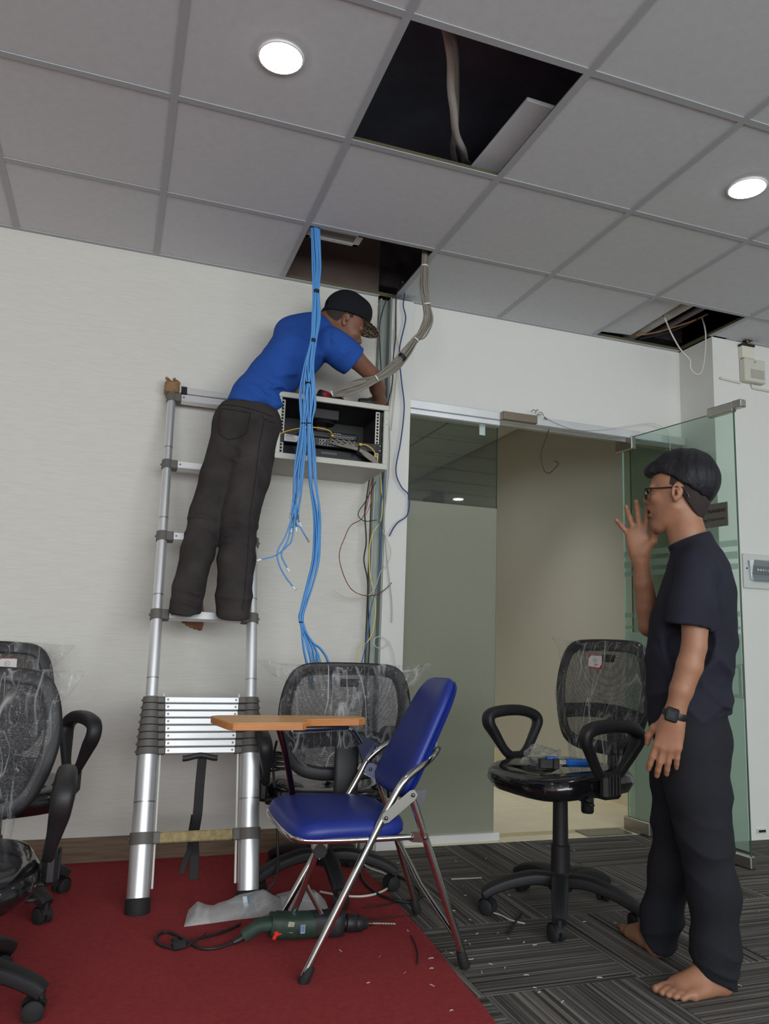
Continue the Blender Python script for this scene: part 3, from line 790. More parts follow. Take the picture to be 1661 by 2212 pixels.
yL = yT + [.04, .05, .06, .07, .08, .09, .10]
yR = yT + [.04, .05, .06, .07, .08, .08, .06, .04, .02, .01, 0, -.01, -.02, -.03]
rng = random.Random(3)
def plug(parent, p, d):
    d = d.normalized(); q = d.to_track_quat('Y', 'Z').to_matrix()
    MB().box(p + d * .011, (.0115, .022, .008), q, .001).build('plug', M_clear, parent)
def wander(n, a0, d0):
    return [(a0 + .35 * math.sin(i * .9 + a0 * 3), d0 * (1 + .15 * math.sin(i * 1.7 + a0))) for i in range(n)]
ENDS_L = [[(620, 1150), (600, 1190), (603, 1220), (618, 1248), (632, 1266)], [(625, 1155), (612, 1185), (608, 1200), (614, 1215), (620, 1226)], [(632, 1158), (620, 1180), (595, 1200), (565, 1208)],
          [(640, 1128), (648, 1138), (655, 1150), (662, 1162)], [(634, 1130), (631, 1140)], [(640, 1125), (640, 1138)], [(630, 1125), (628, 1142)], [(644, 1118), (647, 1128)]]
for k in range(10):
    P = bpath(Lb, yL); o = wander(len(P), k * 2.4, .35 + .65 * ((k * 7) % 10) / 10)
    pts = [p + V(math.cos(a) * d * rr, math.sin(a) * d * rr * .7, 0) for (p, rr), (a, d) in zip(P, o)]
    e = ENDS_L[k % len(ENDS_L)]
    if k < 8: pts = pts[:-1] + [at(x, y, .10 + .004 * k) for x, y in e]
    c = tube('cable', pts, .0034, M_blue, bb, n=6, seg=4)
    plug(c, pts[-1], pts[-1] - pts[-2])
ENDS_R = [[(655, 1400), (663, 1440), (668, 1475)], [(665, 1400), (672, 1440), (674, 1478)], [(672, 1395), (676, 1415), (678, 1424)], [(680, 1400), (683, 1418), (686, 1430)], [(672, 1385), (690, 1400), (704, 1420), (711, 1445), (713, 1478)],
          [(668, 1400), (672, 1418), (676, 1430)], [(676, 1395), (687, 1412), (690, 1424)], [(662, 1395), (668, 1415), (672, 1428)]]
for k in range(13):
    P = bpath(Rb, yR); o = wander(len(P), k * 2.4 + 1, .3 + .7 * ((k * 5) % 13) / 13)
    pts = [p + V(math.cos(a) * d * rr, math.sin(a) * d * rr * .7, 0) for (p, rr), (a, d) in zip(P, o)]
    e = ENDS_R[k % len(ENDS_R)]
    pts = pts[:-2] + [at(x + (2 if k >= 8 else 0), y, -.03 - .002 * k) for x, y in e]
    c = tube('cable', pts, .0034, M_blue, bb, n=6, seg=4)
    plug(c, pts[-1], pts[-1] - pts[-2])
for (px, py, Y, r_, h) in ((683, 630, .02, .0150, .016), (676, 736, .02, .0150, .016), (664, 828, .035, .020, .004), (655, 915, .06, .0125, .005), (668, 915, .06, .0125, .005), (650, 1344, -.012, .0105, .005)):
    p = at(px, py, Y)
    MB().sweep([p - V(0, 0, h / 2), p - V(0, 0, h / 2 - .001), p + V(0, 0, h / 2 - .001), p + V(0, 0, h / 2)], [r_ * .9, r_, r_, r_ * .9], [r_ * .72, r_ * .8, r_ * .8, r_ * .72], n=14).build('tie_band', M_ties, bb)
# grey bundle swooping from the ceiling to the top of the rack
gy = empty('grey_cable_bundle', at(920, 552, .06), 0, 'bundle of grey network cables swooping from the ceiling opening to the rack top', 'cable bundle')
G = [(921, 535, .07, .013), (917, 575, .07, .011), (916, 620, .07, .014), (922, 657, .08, .012), (924, 690, .09, .016), (910, 722, .10, .015), (898, 734, .10, .010), (878, 762, .11, .015), (848, 793, .12, .016), (813, 817, .14, .010), (780, 832, .16, .018), (745, 842, .18, .020), (718, 850, .205, .010)]
G = [(x, y, Y, r * 1.5) for x, y, Y, r in G]
for k in range(22):
    o = wander(len(G), k * 2.4, .25 + .75 * ((k * 5) % 22) / 22)
    pts = []
    for (x, y, Y, rr), (a, d) in zip(G, o):
        p = at(x, y, Y); i_ = len(pts); q0 = at(*G[max(i_ - 1, 0)][:3]); q1 = at(*G[min(i_ + 1, 12)][:3]); tg = (q1 - q0).normalized(); sd_ = V(-tg.z, 0, tg.x)
        sd_ = sd_.normalized(); pts.append(p + sd_ * (math.cos(a) * d * rr) + V(0, 1, 0) * (math.sin(a) * d * rr * .6))
    if k == 3: pts[-1] = at(742, 858, .20)
    tube('cable', pts, .0031, M_gry, gy, n=6, seg=4)
for i, (m, r_) in ((1, (M_wt, .0170)), (3, (M_wt, .0185)), (6, (M_wt, .0160)), (9, (M_wt, .0160)), (12, (M_wt, .0155))):
    x, y, Y, rr = G[i]; p = at(x, y, Y); a = at(*G[i - 1][:3]); b = at(*G[min(i + 1, 12)][:3]); d = (b - a).normalized()
    MB().sweep([p - d * .003, p + d * .003], r_, n=12).build('tie_band', m, gy)
p = at(868, 771, .115); d = (at(848, 793, .12) - at(878, 762, .11)).normalized()
MB().sweep([p - d * .008, p + d * .008], .0200, n=12).build('tie_band', M_ties, gy)

# ---- loose cables down the column
M_navy = pm('navy_cable', (34, 62, 128), .5); M_red = pm('red_wire', (126, 40, 44), .5); M_ye2 = pm('pale_yellow_cable', (226, 208, 116), .5)
M_lg = pm('light_grey_cable', (172, 170, 162), .5); M_cr = pm('cream_wire', (206, 200, 168), .5); M_lb = pm('mid_blue_cable', (62, 108, 170), .5)
M_lime = pm('lime_cable', (210, 210, 104), .5)
def col(name, pts, Y, r, m, label, **k):
    Ys = Y if isinstance(Y, list) else [Y] * len(pts)
    return cord(name, [at(x, y, yy) for (x, y), yy in zip(pts, Ys)], r, m, label, 'cable', **k)
col('navy_cable', [(872, 612), (874, 632), (871, 660), (876, 690), (864, 745), (863, 780), (868, 830), (873, 880), (866, 950), (855, 1015), (866, 1050), (882, 1068), (884, 1092), (878, 1115), (860, 1128), (849, 1142), (841, 1158)], .47, .0032, M_navy, 'dark blue cable winding down the white column and ending in mid-air')
col('grey_cable', [(868, 612), (858, 630), (855, 680), (851, 740), (850, 800), (846, 850), (840, 900), (842, 960), (840, 1015), (836, 1060), (830, 1120), (833, 1180), (838, 1230), (846, 1300), (846, 1345)], .48, .0022, M_lg, 'thin grey cable running straight down the left edge of the column')
col('black_cable', [(868, 610), (856, 640), (855, 720), (850, 770), (847, 830), (836, 880)], .475, .0028, M_bk, 'black cable from the ceiling opening to the right end of the rack')
col('brown_cable', [(870, 608), (858, 634), (853, 700), (859, 740), (862, 765), (855, 830), (850, 880), (845, 930)], .485, .0022, M_cr, 'cream cable hanging close beside the black one on the column')
col('black_cable', [(836, 640), (822, 690), (820, 730), (823, 790), (826, 860)], .525, .0022, M_bk, 'black cable curving down the grey channel beside the column top')
col('black_cable', [(798, 1035), (792, 1075), (788, 1110), (791, 1170), (786, 1210), (794, 1255), (795, 1320), (798, 1380), (795, 1440), (790, 1500), (800, 1600)], [.50] * 11, .0036, M_bk, 'thick black cable dropping from the rack underside down the channel')
col('yellow_cable', [(822, 1020), (824, 1060), (826, 1085), (822, 1125), (806, 1150), (798, 1185), (799, 1240), (808, 1280), (811, 1320), (806, 1360), (795, 1385), (778, 1400), (772, 1435)], .49, .0028, M_ye2, 'pale yellow cable curling from the rack down to the chair')
col('blue_cable', [(830, 1020), (826, 1070), (820, 1125), (824, 1180), (815, 1260), (800, 1320), (794, 1370), (784, 1420), (779, 1440), (770, 1500)], .485, .0028, M_lb, 'mid blue cable running down behind the yellow one below the rack')
col('red_wire', [(800, 1045), (793, 1090), (782, 1120), (758, 1135), (745, 1160), (733, 1195), (738, 1230), (755, 1268), (778, 1284), (808, 1286), (830, 1275), (846, 1259)], [.5, .5, .48, .42, .38, .36, .36, .38, .42, .46, .48, .48], .0020, M_red, 'thin dark red wire looping out to the left below the rack')
col('black_wire', [(812, 1040), (790, 1082), (774, 1107), (778, 1120), (792, 1126), (814, 1123)], .47, .0022, M_bk, 'short black wire bent into a hook under the rack')
col('orange_wire', [(800, 1038), (804, 1070), (796, 1100), (790, 1112)], .49, .0018, pm('orange_wire', (176, 110, 70), .5), 'short orange wire under the right end of the rack')
col('cream_wire', [(826, 1145), (840, 1175), (844, 1195), (836, 1220), (822, 1235), (812, 1265), (800, 1283), (775, 1292), (745, 1290), (721, 1276)], .47, .0018, M_cr, 'thin cream wire looping across the channel and ending at the left')
col('white_wire', [(854, 1440), (848, 1405), (838, 1385), (822, 1375), (809, 1380), (808, 1392), (818, 1400), (833, 1396), (842, 1385)], .47, .0018, M_wt, 'thin white wire making a loop low on the column')
# white wires hanging out of the small ceiling opening on the right
cord('white_cable', [atz(1430, 680, 2.80), atz(1437, 690, 2.715), at(1450, 720, .30), at(1470, 755, .27), at(1490, 778, .25), at(1491, 795, .25), at(1503, 808, .25), at(1515, 803, .25), at(1522, 770, .26), at(1524, 720, .27), V(2.93, .27, 2.80)], .0042, M_wt, 'white cable looping down out of the small ceiling opening')
# ================================================================= office chairs wrapped in plastic
def plastic_wrap(name, strength=.5, scale=9.0, haze=.02, crease=.40, width=.020, stretch=(1, 1, .45), rough=.10, gloss=.04):
    "clear film: mostly transparent, white highlights along creases painted in as diffuse colour, glints from its crumpled relief"
    m, nt, b, out = nodes_of(name); N, Lk = nt.nodes, nt.links; N.remove(b)
    tc = N.new('ShaderNodeTexCoord'); mp = N.new('ShaderNodeMapping'); mp.inputs['Scale'].default_value = stretch; mp.inputs['Rotation'].default_value = (.3, .4, .2)
    Lk.new(tc.outputs['Object'], mp.inputs['Vector'])
    def noise(sc, dist, det=1.5):
        n = N.new('ShaderNodeTexNoise'); n.inputs['Scale'].default_value = sc; n.inputs['Detail'].default_value = det; n.inputs['Distortion'].default_value = dist
        Lk.new(mp.outputs[0], n.inputs['Vector']); return n
    def ridge(n, wd):
        a = N.new('ShaderNodeMath'); a.operation = 'SUBTRACT'; a.inputs[1].default_value = .5; Lk.new(n.outputs['Fac'], a.inputs[0])
        c = N.new('ShaderNodeMath'); c.operation = 'ABSOLUTE'; Lk.new(a.outputs[0], c.inputs[0])
        r = N.new('ShaderNodeMapRange'); r.inputs['From Min'].default_value = 0; r.inputs['From Max'].default_value = wd; r.inputs['To Min'].default_value = 1; r.inputs['To Max'].default_value = 0
        Lk.new(c.outputs[0], r.inputs['Value']); return r
    n1, n2 = noise(scale, .45, .8), noise(scale * 2.4, .5, .8)
    n3 = noise(scale * .8, .3)
    r1, r2 = ridge(n1, width), ridge(n2, width * 1.5)
    mxr = N.new('ShaderNodeMath'); mxr.operation = 'MAXIMUM'; Lk.new(r1.outputs[0], mxr.inputs[0])
    h2 = N.new('ShaderNodeMath'); h2.operation = 'MULTIPLY'; h2.inputs[1].default_value = .55; Lk.new(r2.outputs[0], h2.inputs[0]); Lk.new(h2.outputs[0], mxr.inputs[1])
    gate = N.new('ShaderNodeMapRange'); gate.inputs['From Min'].default_value = .36; gate.inputs['From Max'].default_value = .56; Lk.new(n3.outputs['Fac'], gate.inputs['Value'])
    mg = N.new('ShaderNodeMath'); mg.operation = 'MULTIPLY'; Lk.new(mxr.outputs[0], mg.inputs[0]); Lk.new(gate.outputs[0], mg.inputs[1])
    hz = N.new('ShaderNodeMath'); hz.operation = 'MULTIPLY_ADD'; hz.inputs[1].default_value = crease; hz.inputs[2].default_value = haze; Lk.new(mg.outputs[0], hz.inputs[0])  # white streaks paint the film's crease highlights into its colour
    n4 = N.new('ShaderNodeTexNoise'); n4.inputs['Scale'].default_value = scale * 4.2; n4.inputs['Detail'].default_value = 2; n4.inputs['Distortion'].default_value = 1.5; Lk.new(tc.outputs['Object'], n4.inputs['Vector'])
    b0 = N.new('ShaderNodeMath'); b0.operation = 'MULTIPLY_ADD'; b0.inputs[1].default_value = .55; Lk.new(n4.outputs['Fac'], b0.inputs[0]); Lk.new(n2.outputs['Fac'], b0.inputs[2])
    bn = N.new('ShaderNodeMath'); bn.operation = 'ADD'; Lk.new(n1.outputs['Fac'], bn.inputs[0]); Lk.new(b0.outputs[0], bn.inputs[1])
    bp = N.new('ShaderNodeBump'); bp.inputs['Strength'].default_value = strength; bp.inputs['Distance'].default_value = .03; Lk.new(bn.outputs[0], bp.inputs['Height'])
    tr = N.new('ShaderNodeBsdfTransparent'); tr.inputs[0].default_value = (.97, .97, .97, 1)
    gl = N.new('ShaderNodeBsdfGlossy'); gl.inputs['Roughness'].default_value = rough; Lk.new(bp.outputs[0], gl.inputs['Normal'])
    df = N.new('ShaderNodeBsdfDiffuse'); df.inputs[0].default_value = (.80, .82, .82, 1)
    tl = N.new('ShaderNodeBsdfTranslucent'); tl.inputs[0].default_value = (.80, .82, .82, 1)
    dm = N.new('ShaderNodeMixShader'); dm.inputs[0].default_value = .4; Lk.new(df.outputs[0], dm.inputs[1]); Lk.new(tl.outputs[0], dm.inputs[2])
    lw = N.new('ShaderNodeLayerWeight'); lw.inputs[0].default_value = .5; Lk.new(bp.outputs[0], lw.inputs['Normal'])
    pw = N.new('ShaderNodeMath'); pw.operation = 'POWER'; pw.inputs[1].default_value = 4.0; Lk.new(lw.outputs['Facing'], pw.inputs[0])
    fr = N.new('ShaderNodeMath'); fr.operation = 'MULTIPLY_ADD'; fr.inputs[1].default_value = .5; fr.inputs[2].default_value = gloss; Lk.new(pw.outputs[0], fr.inputs[0])
    m1 = N.new('ShaderNodeMixShader'); Lk.new(hz.outputs[0], m1.inputs[0]); Lk.new(tr.outputs[0], m1.inputs[1]); Lk.new(dm.outputs[0], m1.inputs[2])
    m2 = N.new('ShaderNodeMixShader'); Lk.new(fr.outputs[0], m2.inputs[0]); Lk.new(m1.outputs[0], m2.inputs[1]); Lk.new(gl.outputs[0], m2.inputs[2])
    Lk.new(m2.outputs[0], out.inputs['Surface']); return m
M_wrap = plastic_wrap('plastic_wrap', .7, 12, .018, .62, .026, (1, 1, .24), .09, .03)
M_wrap2 = plastic_wrap('plastic_wrap_crumpled', .7, 22, .10, .5, .05, (1, 1, 1))
def mesh_fabric():
    m, nt, b, out = nodes_of('black_net'); N, Lk = nt.nodes, nt.links
    b.inputs['Base Color'].default_value = lin(40, 40, 41); b.inputs['Roughness'].default_value = .8
    tc = N.new('ShaderNodeTexCoord')
    vs = []
    for ax in (1, -1):
        mp = N.new('ShaderNodeMapping'); mp.inputs['Rotation'].default_value = (0, rad(45 * ax), 0); Lk.new(tc.outputs['Object'], mp.inputs['Vector'])
        wv = N.new('ShaderNodeTexWave'); wv.bands_direction = 'X'; wv.inputs['Scale'].default_value = 75; Lk.new(mp.outputs[0], wv.inputs['Vector']); vs.append(wv)
    mu = N.new('ShaderNodeMath'); mu.operation = 'MULTIPLY'; Lk.new(vs[0].outputs['Fac'], mu.inputs[0]); Lk.new(vs[1].outputs['Fac'], mu.inputs[1])
    gt = N.new('ShaderNodeMath'); gt.operation = 'MULTIPLY_ADD'; gt.inputs[1].default_value = .42; gt.inputs[2].default_value = .24; Lk.new(mu.outputs[0], gt.inputs[0])
    tr = N.new('ShaderNodeBsdfTransparent'); mx = N.new('ShaderNodeMixShader')
    Lk.new(gt.outputs[0], mx.inputs[0]); Lk.new(b.outputs[0], mx.inputs[1]); Lk.new(tr.outputs[0], mx.inputs[2]); Lk.new(mx.outputs[0], out.inputs['Surface'])
    return m
M_net = mesh_fabric()
M_seat = pm('black_gloss_wrap', (20, 20, 22), .16, bump=.35, bscale=14, coat=.6)
M_fab = pm('black_fabric', (27, 27, 29), .9, bump=.2, bscale=900)
import mathutils.noise as MN

def superell(a, rx, rz, p=3.0):
    ca, sa = math.cos(a), math.sin(a)
    return math.copysign(abs(ca) ** (2 / p), ca) * rx, math.copysign(abs(sa) ** (2 / p), sa) * rz

def office_chair(loc, yaw, base_yaw, label, seat_z=.41, wrap_seed=1, sticker=False, tools=True, bag_flare=(1, 1), bag_len=.06, arm_h=.84, back_in=0.0):
    "task chair in local axes: faces +x, seat centre over the column"
    o = empty('office_chair', loc, yaw, label, 'chair', 'plastic-wrapped office chairs')
    def B(mb, name, m, parent=None, **k): return mb.build(name, m, parent or o, rel=True, **k)
    # five-star base with casters
    for k in range(5):
        a = base_yaw + 2 * math.pi * k / 5; d = V(math.cos(a), math.sin(a), 0); sd = V(-d.y, d.x, 0)
        P = catmull([d * .03 + V(0, 0, .118), d * .10 + V(0, 0, .125), d * .19 + V(0, 0, .108), d * .255 + V(0, 0, .084), d * .285 + V(0, 0, .066)], 4)
        n = len(P)
        leg = B(MB().sweep(P, [.033 - .010 * i / (n - 1) for i in range(n)], [.025 - .007 * i / (n - 1) for i in range(n)], n=14, power=3.2, up=(0, 0, 1)), 'leg', M_black)
        cx = d * .282; ca = a + .7 * math.sin(k * 2.3 + wrap_seed)
        cd_ = V(math.cos(ca), math.sin(ca), 0); cs = V(-cd_.y, cd_.x, 0)
        w_c = cx - cd_ * .016 + V(0, 0, .0275)
        mb = MB()
        for s in (-1, 1):
            mb.lathe([(0, -.011), (.022, -.011), (.0272, -.007), (.0272, .006), (.020, .011), (.008, .012), (0, .012)], w_c + cs * (.0145 * s), cs * s, 18)
        B(mb, 'caster', M_black_soft, leg)
        hood = MB()
        hood.grid(lambda u, v: w_c + cs * ((v - .5) * .036) + cd_ * (math.cos(math.pi * (.10 + .85 * u)) * .0315) + V(0, 0, math.sin(math.pi * (.10 + .85 * u)) * .0315), 10, 4)
        hood.cyl(cx + V(0, 0, .045), cx + V(0, 0, .072), .009, n=10)
        B(hood, 'caster_hood', M_black, leg)
    B(MB().lathe([(.0, .085), (.042, .085), (.046, .10), (.044, .140), (.036, .148), (.034, .15)], (0, 0, 0)), 'hub', M_black)
    B(MB().lathe([(.036, .13), (.034, .235), (.0345, .24), (.0285, .242), (.027, seat_z - .135), (.0275, seat_z - .13), (.022, seat_z - .13), (.021, seat_z - .085)], (0, 0, 0)), 'gas_lift', M_black)
    mech = B(MB().box((0, 0, seat_z - .085), (.20, .13, .040), bev=.012).box((-.10, 0, seat_z - .09), (.12, .07, .030), bev=.01), 'mechanism', M_black)
    B(MB().cyl((-.115, .02, seat_z - .08), (-.115, .02, seat_z - .125), .013).lathe([(.0, 0), (.0215, 0), (.0235, -.006), (.0235, -.062), (.020, -.068), (0, -.068)], (-.115, .02, seat_z - .112)), 'tension_knob', M_black, mech)
    B(MB().sweep(catmull([V(.04, .05, seat_z - .09), V(.05, .16, seat_z - .095), V(.06, .21, seat_z - .10)], 4), .006, n=8).ball((.06, .215, seat_z - .10), (.012, .02, .008)), 'lift_lever', M_black, mech)
    # seat cushion: rounded, waterfall front
    def seat(u, v):
        a = 2 * math.pi * u; x, y = superell(a, .235, .235, 3.4)
        prof = [(0.0, -.058), (.80, -.060), (.93, -.050), (1.0, -.022), (.985, .002), (.93, .018), (.80, .026), (.55, .022), (.25, .017), (0, .016)]
        s, z = prof[round(v * (len(prof) - 1))]
        fr = max(0, x / .235)
        zz = seat_z - .028 + z - .018 * fr * fr * s - (.010 if y * y < .02 and s < .6 else 0)
        return V(x * s * (1 + .0), y * s * (1 - .06 * (x < 0)), zz)
    st = B(MB().grid(seat, 40, 9, closed_u=True), 'seat', M_seat, angle=70)
    # arms: rounded triangular loops on a ribbed foot
    for s in (-1, 1):
        y = .262 * s
        loop = [(.135, .205), (.06, .222), (-.04, .222), (-.115, .200), (-.135, .165), (-.105, .105), (-.055, .030), (-.015, .004), (.030, .004), (.070, .035), (.120, .115), (.148, .165)]
        P = catmull([V(x * .88, y + s * (.012 * (z - .1) / .1), seat_z - .012 + z * arm_h) for x, z in loop], 5, closed=True)
        a_ = B(MB().sweep(P, [.017 + .007 * max(0, (p.z - seat_z - .10) / .1) for p in P], [.0150 + .0110 * min(1, max(0, (p.z - seat_z - .03) / .08)) for p in P], n=14, closed=True, power=3.0, up=(0, 1, 0)), 'armrest', M_black, angle=60)
        ft = MB().box((.006, y - s * .004, seat_z - .035), (.082, .040, .085), bev=.012).box((.006, y - s * .06, seat_z - .072), (.06, .12, .016), bev=.005)
        for q in range(4): ft.box((-.016 + .015 * q, y + s * .017, seat_z - .03), (.006, .006, .07), bev=.002)
        B(ft, 'arm_foot', M_black, a_)
    # backrest, leaning back slightly
    tilt = rad(9)
    zb0, zb1 = seat_z + .055, seat_z + .435
    def back_pt(y, z, out=0.0):
        xx = -.225 + back_in - math.tan(tilt) * (z - zb0) + .55 * y * y - out + .05 * math.sin(math.pi * (z - zb0) / (zb1 - zb0)) * -.3
        return V(xx, y, z)
    rim = []
    outline = [(0, 0), (.10, .004), (.165, .03), (.205, .10), (.228, .19), (.226, .27), (.205, .34), (.170, .375), (.10, .384), (0, .386)]
    full = outline + [(-y, z) for y, z in reversed(outline[1:-1])]
    rim = catmull([back_pt(y, zb0 + z) for y, z in full], 4, closed=True)
    frm = B(MB().sweep(rim, .025, .010, n=12, closed=True, power=2.6, up=(1, 0, 0)), 'back_frame', M_black, angle=70)
    def halfw(t):
        for (y0, z0), (y1, z1) in zip(outline, outline[1:]):
            if z0 <= t <= z1 and z1 > z0: return y0 + (y1 - y0) * (t - z0) / (z1 - z0)
        return outline[0][0]
    def net(u, v):
        t = .006 + v * .374
        hw = max(.02, halfw(t) - .004)
        return back_pt((u * 2 - 1) * hw, zb0 + t, .004)
    B(MB().grid(net, 14, 16), 'back_net', M_net, frm)
    B(MB().grid(lambda u, v: back_pt((u * 2 - 1) * (halfw(.09 + .05 * v) - .006), zb0 + .085 + .055 * v + .02 * math.cos((u * 2 - 1) * 1.4), .010), 12, 3), 'lumbar_band', M_fab, frm)
    B(MB().box(back_pt(0, zb1 - .045, .004), (.006, .07, .030), (0, -tilt, 0), .004), 'head_pad', M_fab, frm)
    sp = catmull([V(-.06, 0, seat_z - .092), V(-.20, 0, seat_z - .092), V(-.275, 0, seat_z - .06), V(-.292, 0, seat_z + .03), V(-.285, 0, seat_z + .12), V(-.288, 0, seat_z + .20)], 5)
    B(MB().sweep(sp, .012, .046, n=12, power=3.5, up=(0, 1, 0)), 'back_spine', M_black, angle=60)
    # loose plastic bag over the backrest
    top, bot = zb1 + .022, zb0 - bag_len
    fl, frt = bag_flare
    def bag(u, v):
        a = 2 * math.pi * u; z = top - (top - bot) * v
        t = min(max(z - zb0, .02), .384); hw = halfw(min(t, .33)) + .012
        if z > zb1 - .05: hw = halfw(.30) + .010
        ear = max(0, 1 - v / .22)
        y, xx = superell(a, 1, 1, 3.0)
        wide = hw + ear * (.085 * (fl if y > 0 else frt)) + .010 * math.sin(9 * v + 2 * wrap_seed)
        thick = (.012 + .030 * min(1, v * 3)) * (1 - .35 * max(0, v - .75) / .25)
        if v == 0: thick = .004
        c = back_pt(y * min(wide, .20), min(max(z, zb0), zb1))
        p = V(c.x + xx * thick, y * wide * (1 - .12 * max(0, v - .8) / .2), z)
        nz = MN.noise_vector(Vector((p.x * 9 + wrap_seed * 7, p.y * 9, p.z * 6))) * .012 + MN.noise_vector(Vector((p.x * 24, p.y * 24 + wrap_seed * 3, p.z * 9))) * .005
        if abs(y) > .8 and v < .25: nz = nz * 1.8
        nz.x = abs(nz.x) * (1 if xx > 0 else -1) * 1.2
        return p + nz
    B(MB().grid(bag, 84, 46, closed_u=True), 'plastic_bag', M_wrap, angle=25)
    if sticker:
        c0 = back_pt(.0, zb1 - .045, -.030)
        s_ = sticker
        pb_ = lambda w_, h_, off: [back_pt(s_ + y, zb1 - .060 + z, -.046 - off) for y, z in ((-w_, -h_ * .72), (-w_ * .72, -h_), (w_, -h_), (w_, h_ * .72), (w_ * .72, h_), (-w_, h_))]
        t1 = B(MB().prism(pb_(.036, .026, 0), (.0012, 0, 0)), 'sticker_border', pm('crimson_print', (186, 28, 66), .5), smooth=False)
        t2 = B(MB().prism([back_pt(s_ + y, zb1 - .060 + z, -.0475) for y, z in ((-.0345, -.018), (-.027, -.0195), (.022, -.0225), (.0345, -.008), (.0345, .0235), (-.022, .0235), (-.0345, .010))], (.0012, 0, 0)), 'sticker_face', pm('sticker_white', (214, 212, 210), .5), t1, smooth=False)
        ring = catmull([back_pt(s_ + .009 * math.cos(q), zb1 - .054 + .009 * math.sin(q), -.0492) for q in [2 * math.pi * i / 12 for i in range(12)]], 2, closed=True)
        B(MB().sweep(ring, .0006, n=6, closed=True), 'emblem_ring', M_ink, t1)
        for q in range(2):
            B(MB().box(back_pt(s_, zb1 - .070 - .005 * q, -.0490), (.0006, .034 - .012 * q, .0022)), 'print_line', M_ink, t1, smooth=False)
        for q in range(2):
            B(MB().box(back_pt(s_, zb1 - .0525 - .004 * q, -.0490), (.0006, .011, .0012)), 'print_line', M_ink, t1, smooth=False)
    return o
_ryaw = math.atan2(-.172, -.985)
right_chair = office_chair((1.575, -.425, 0), _ryaw, math.atan2(-.652 + .425, 1.429 - 1.575) - _ryaw, 'plastic-wrapped black office chair in front of the doorway, nearest the standing man', seat_z=.525, wrap_seed=2, sticker=-.02, bag_len=.14, arm_h=.80, back_in=.035)
mid_chair = office_chair((.815, .065, 0), rad(88), math.atan2(-.23 - .05, .80 - .815) - rad(88), 'plastic-wrapped black office chair seen from behind, behind the blue folding chair', seat_z=.405, wrap_seed=5, bag_len=-.03, bag_flare=(1.7, 1.3))
left_chair = office_chair((-.40, -.70, 0), rad(-87), math.atan2(-.781 + .70, -.102 + .375) - rad(-87), 'plastic-wrapped office chair at the left edge, nearest the viewer', seat_z=.375, wrap_seed=9, bag_len=.07, arm_h=.92)
far_left = office_chair((-.375, .07, 0), rad(-66), math.atan2(.216 - .07, -.11 + .375) - rad(-66), 'plastic-wrapped office chair at the left edge behind another, close to the wall', seat_z=.435, wrap_seed=13, sticker=.06, bag_len=.05, arm_h=.92)
# ================================================================= blue folding tablet chair
bc = empty('tablet_chair', (.80, -.52, 0), 0, 'blue padded folding chair with chrome legs and a wooden writing tablet', 'chair')
M_vinyl = pm('blue_vinyl', (26, 46, 132), .42, var=.06, vscale=12, bump=.06, bscale=700)
M_wood = pm('orange_wood', (228, 172, 110), .38, var=.10, vscale=7, stretch=(.7, 7, 7))
M_woode = pm('wood_edge', (190, 124, 68), .45, var=.15, vscale=12, stretch=(.5, 8, 8))
R_ = .0115
loop = catmull([V(.546, -.752, .022), V(.640, -.746, .195), V(.739, -.741, .378), V(.812, -.735, .505), V(.852, -.728, .548), V(.925, -.700, .588), V(.975, -.655, .612), V(1.000, -.60, .620), V(1.006, -.52, .622), V(1.000, -.43, .618), V(.972, -.365, .608), V(.930, -.318, .588), V(.868, -.295, .535), V(.830, -.290, .470), V(.735, -.290, .305), V(.572, -.290, .022)], 6)
MB().sweep(loop, R_, n=14).build('front_leg_loop', M_chrome, bc, angle=80)
MB().sweep([V(1.034, -.765, .022), V(.945, -.755, .262), V(.856, -.742, .500)], R_, n=14).build('rear_leg', M_chrome, bc, angle=80)
MB().sweep([V(1.065, -.300, .022), V(.985, -.304, .245), V(.895, -.308, .478)], R_, n=14).build('rear_leg', M_chrome, bc, angle=80)
for p, d in ((V(.546, -.752, .0), V(.094, .006, .173)), (V(1.034, -.765, 0), V(-.089, .01, .24)), (V(1.065, -.300, 0), V(-.08, -.004, .223)), (V(.572, -.290, 0), V(.163, 0, .283))):
    d = d.normalized(); q = p + V(0, 0, .012)
    MB().sweep([q - d * .010, q - d * .004, q + d * .020, q + d * .040], [.013, .0165, .0160, .0140], n=14).build('rubber_tip', M_black_soft, bc)
# seat
def seat_pt(u, v):
    a = 2 * math.pi * u; x, y = superell(a, 1, 1, 4.6)
    prof = [(0, -.018), (.96, -.018), (1.0, -.008), (1.0, .010), (.965, .024), (.90, .031), (.6, .036), (0, .038)]
    s, z = prof[round(v * (len(prof) - 1))]
    w = .215 - .030 * x * -1 * .5 - .015 * (x > 0) * x
    px_, py_ = .682 + x * s * .190, -.522 + y * s * (.222 - .020 * x)
    return V(px_, py_, .402 + z - .012 * (x * s + 1) * .5 + .020 * max(0, -x * s) ** 3 * -1)
MB().grid(seat_pt, 48, 7, closed_u=True).build('seat', M_vinyl, bc, angle=70)
rl = catmull([V(.875, -.725, .372), V(.70, -.735, .374), V(.57, -.738, .378), V(.518, -.720, .380), V(.499, -.66, .381), V(.495, -.52, .381), V(.499, -.38, .381), V(.518, -.325, .380), V(.57, -.31, .378), V(.88, -.315, .372)], 5)
MB().sweep(rl, .0095, n=12).build('seat_rail', M_chrome, bc, angle=80)
M_bracket = pm('blue_grey_plate', (88, 92, 118), .4, .5)
def plate(name, P, th, m, par=bc):
    n = (P[1] - P[0]).cross(P[2] - P[0]).normalized() * th
    return MB().prism([p - n * .5 for p in P], n).build(name, m, par, smooth=False)
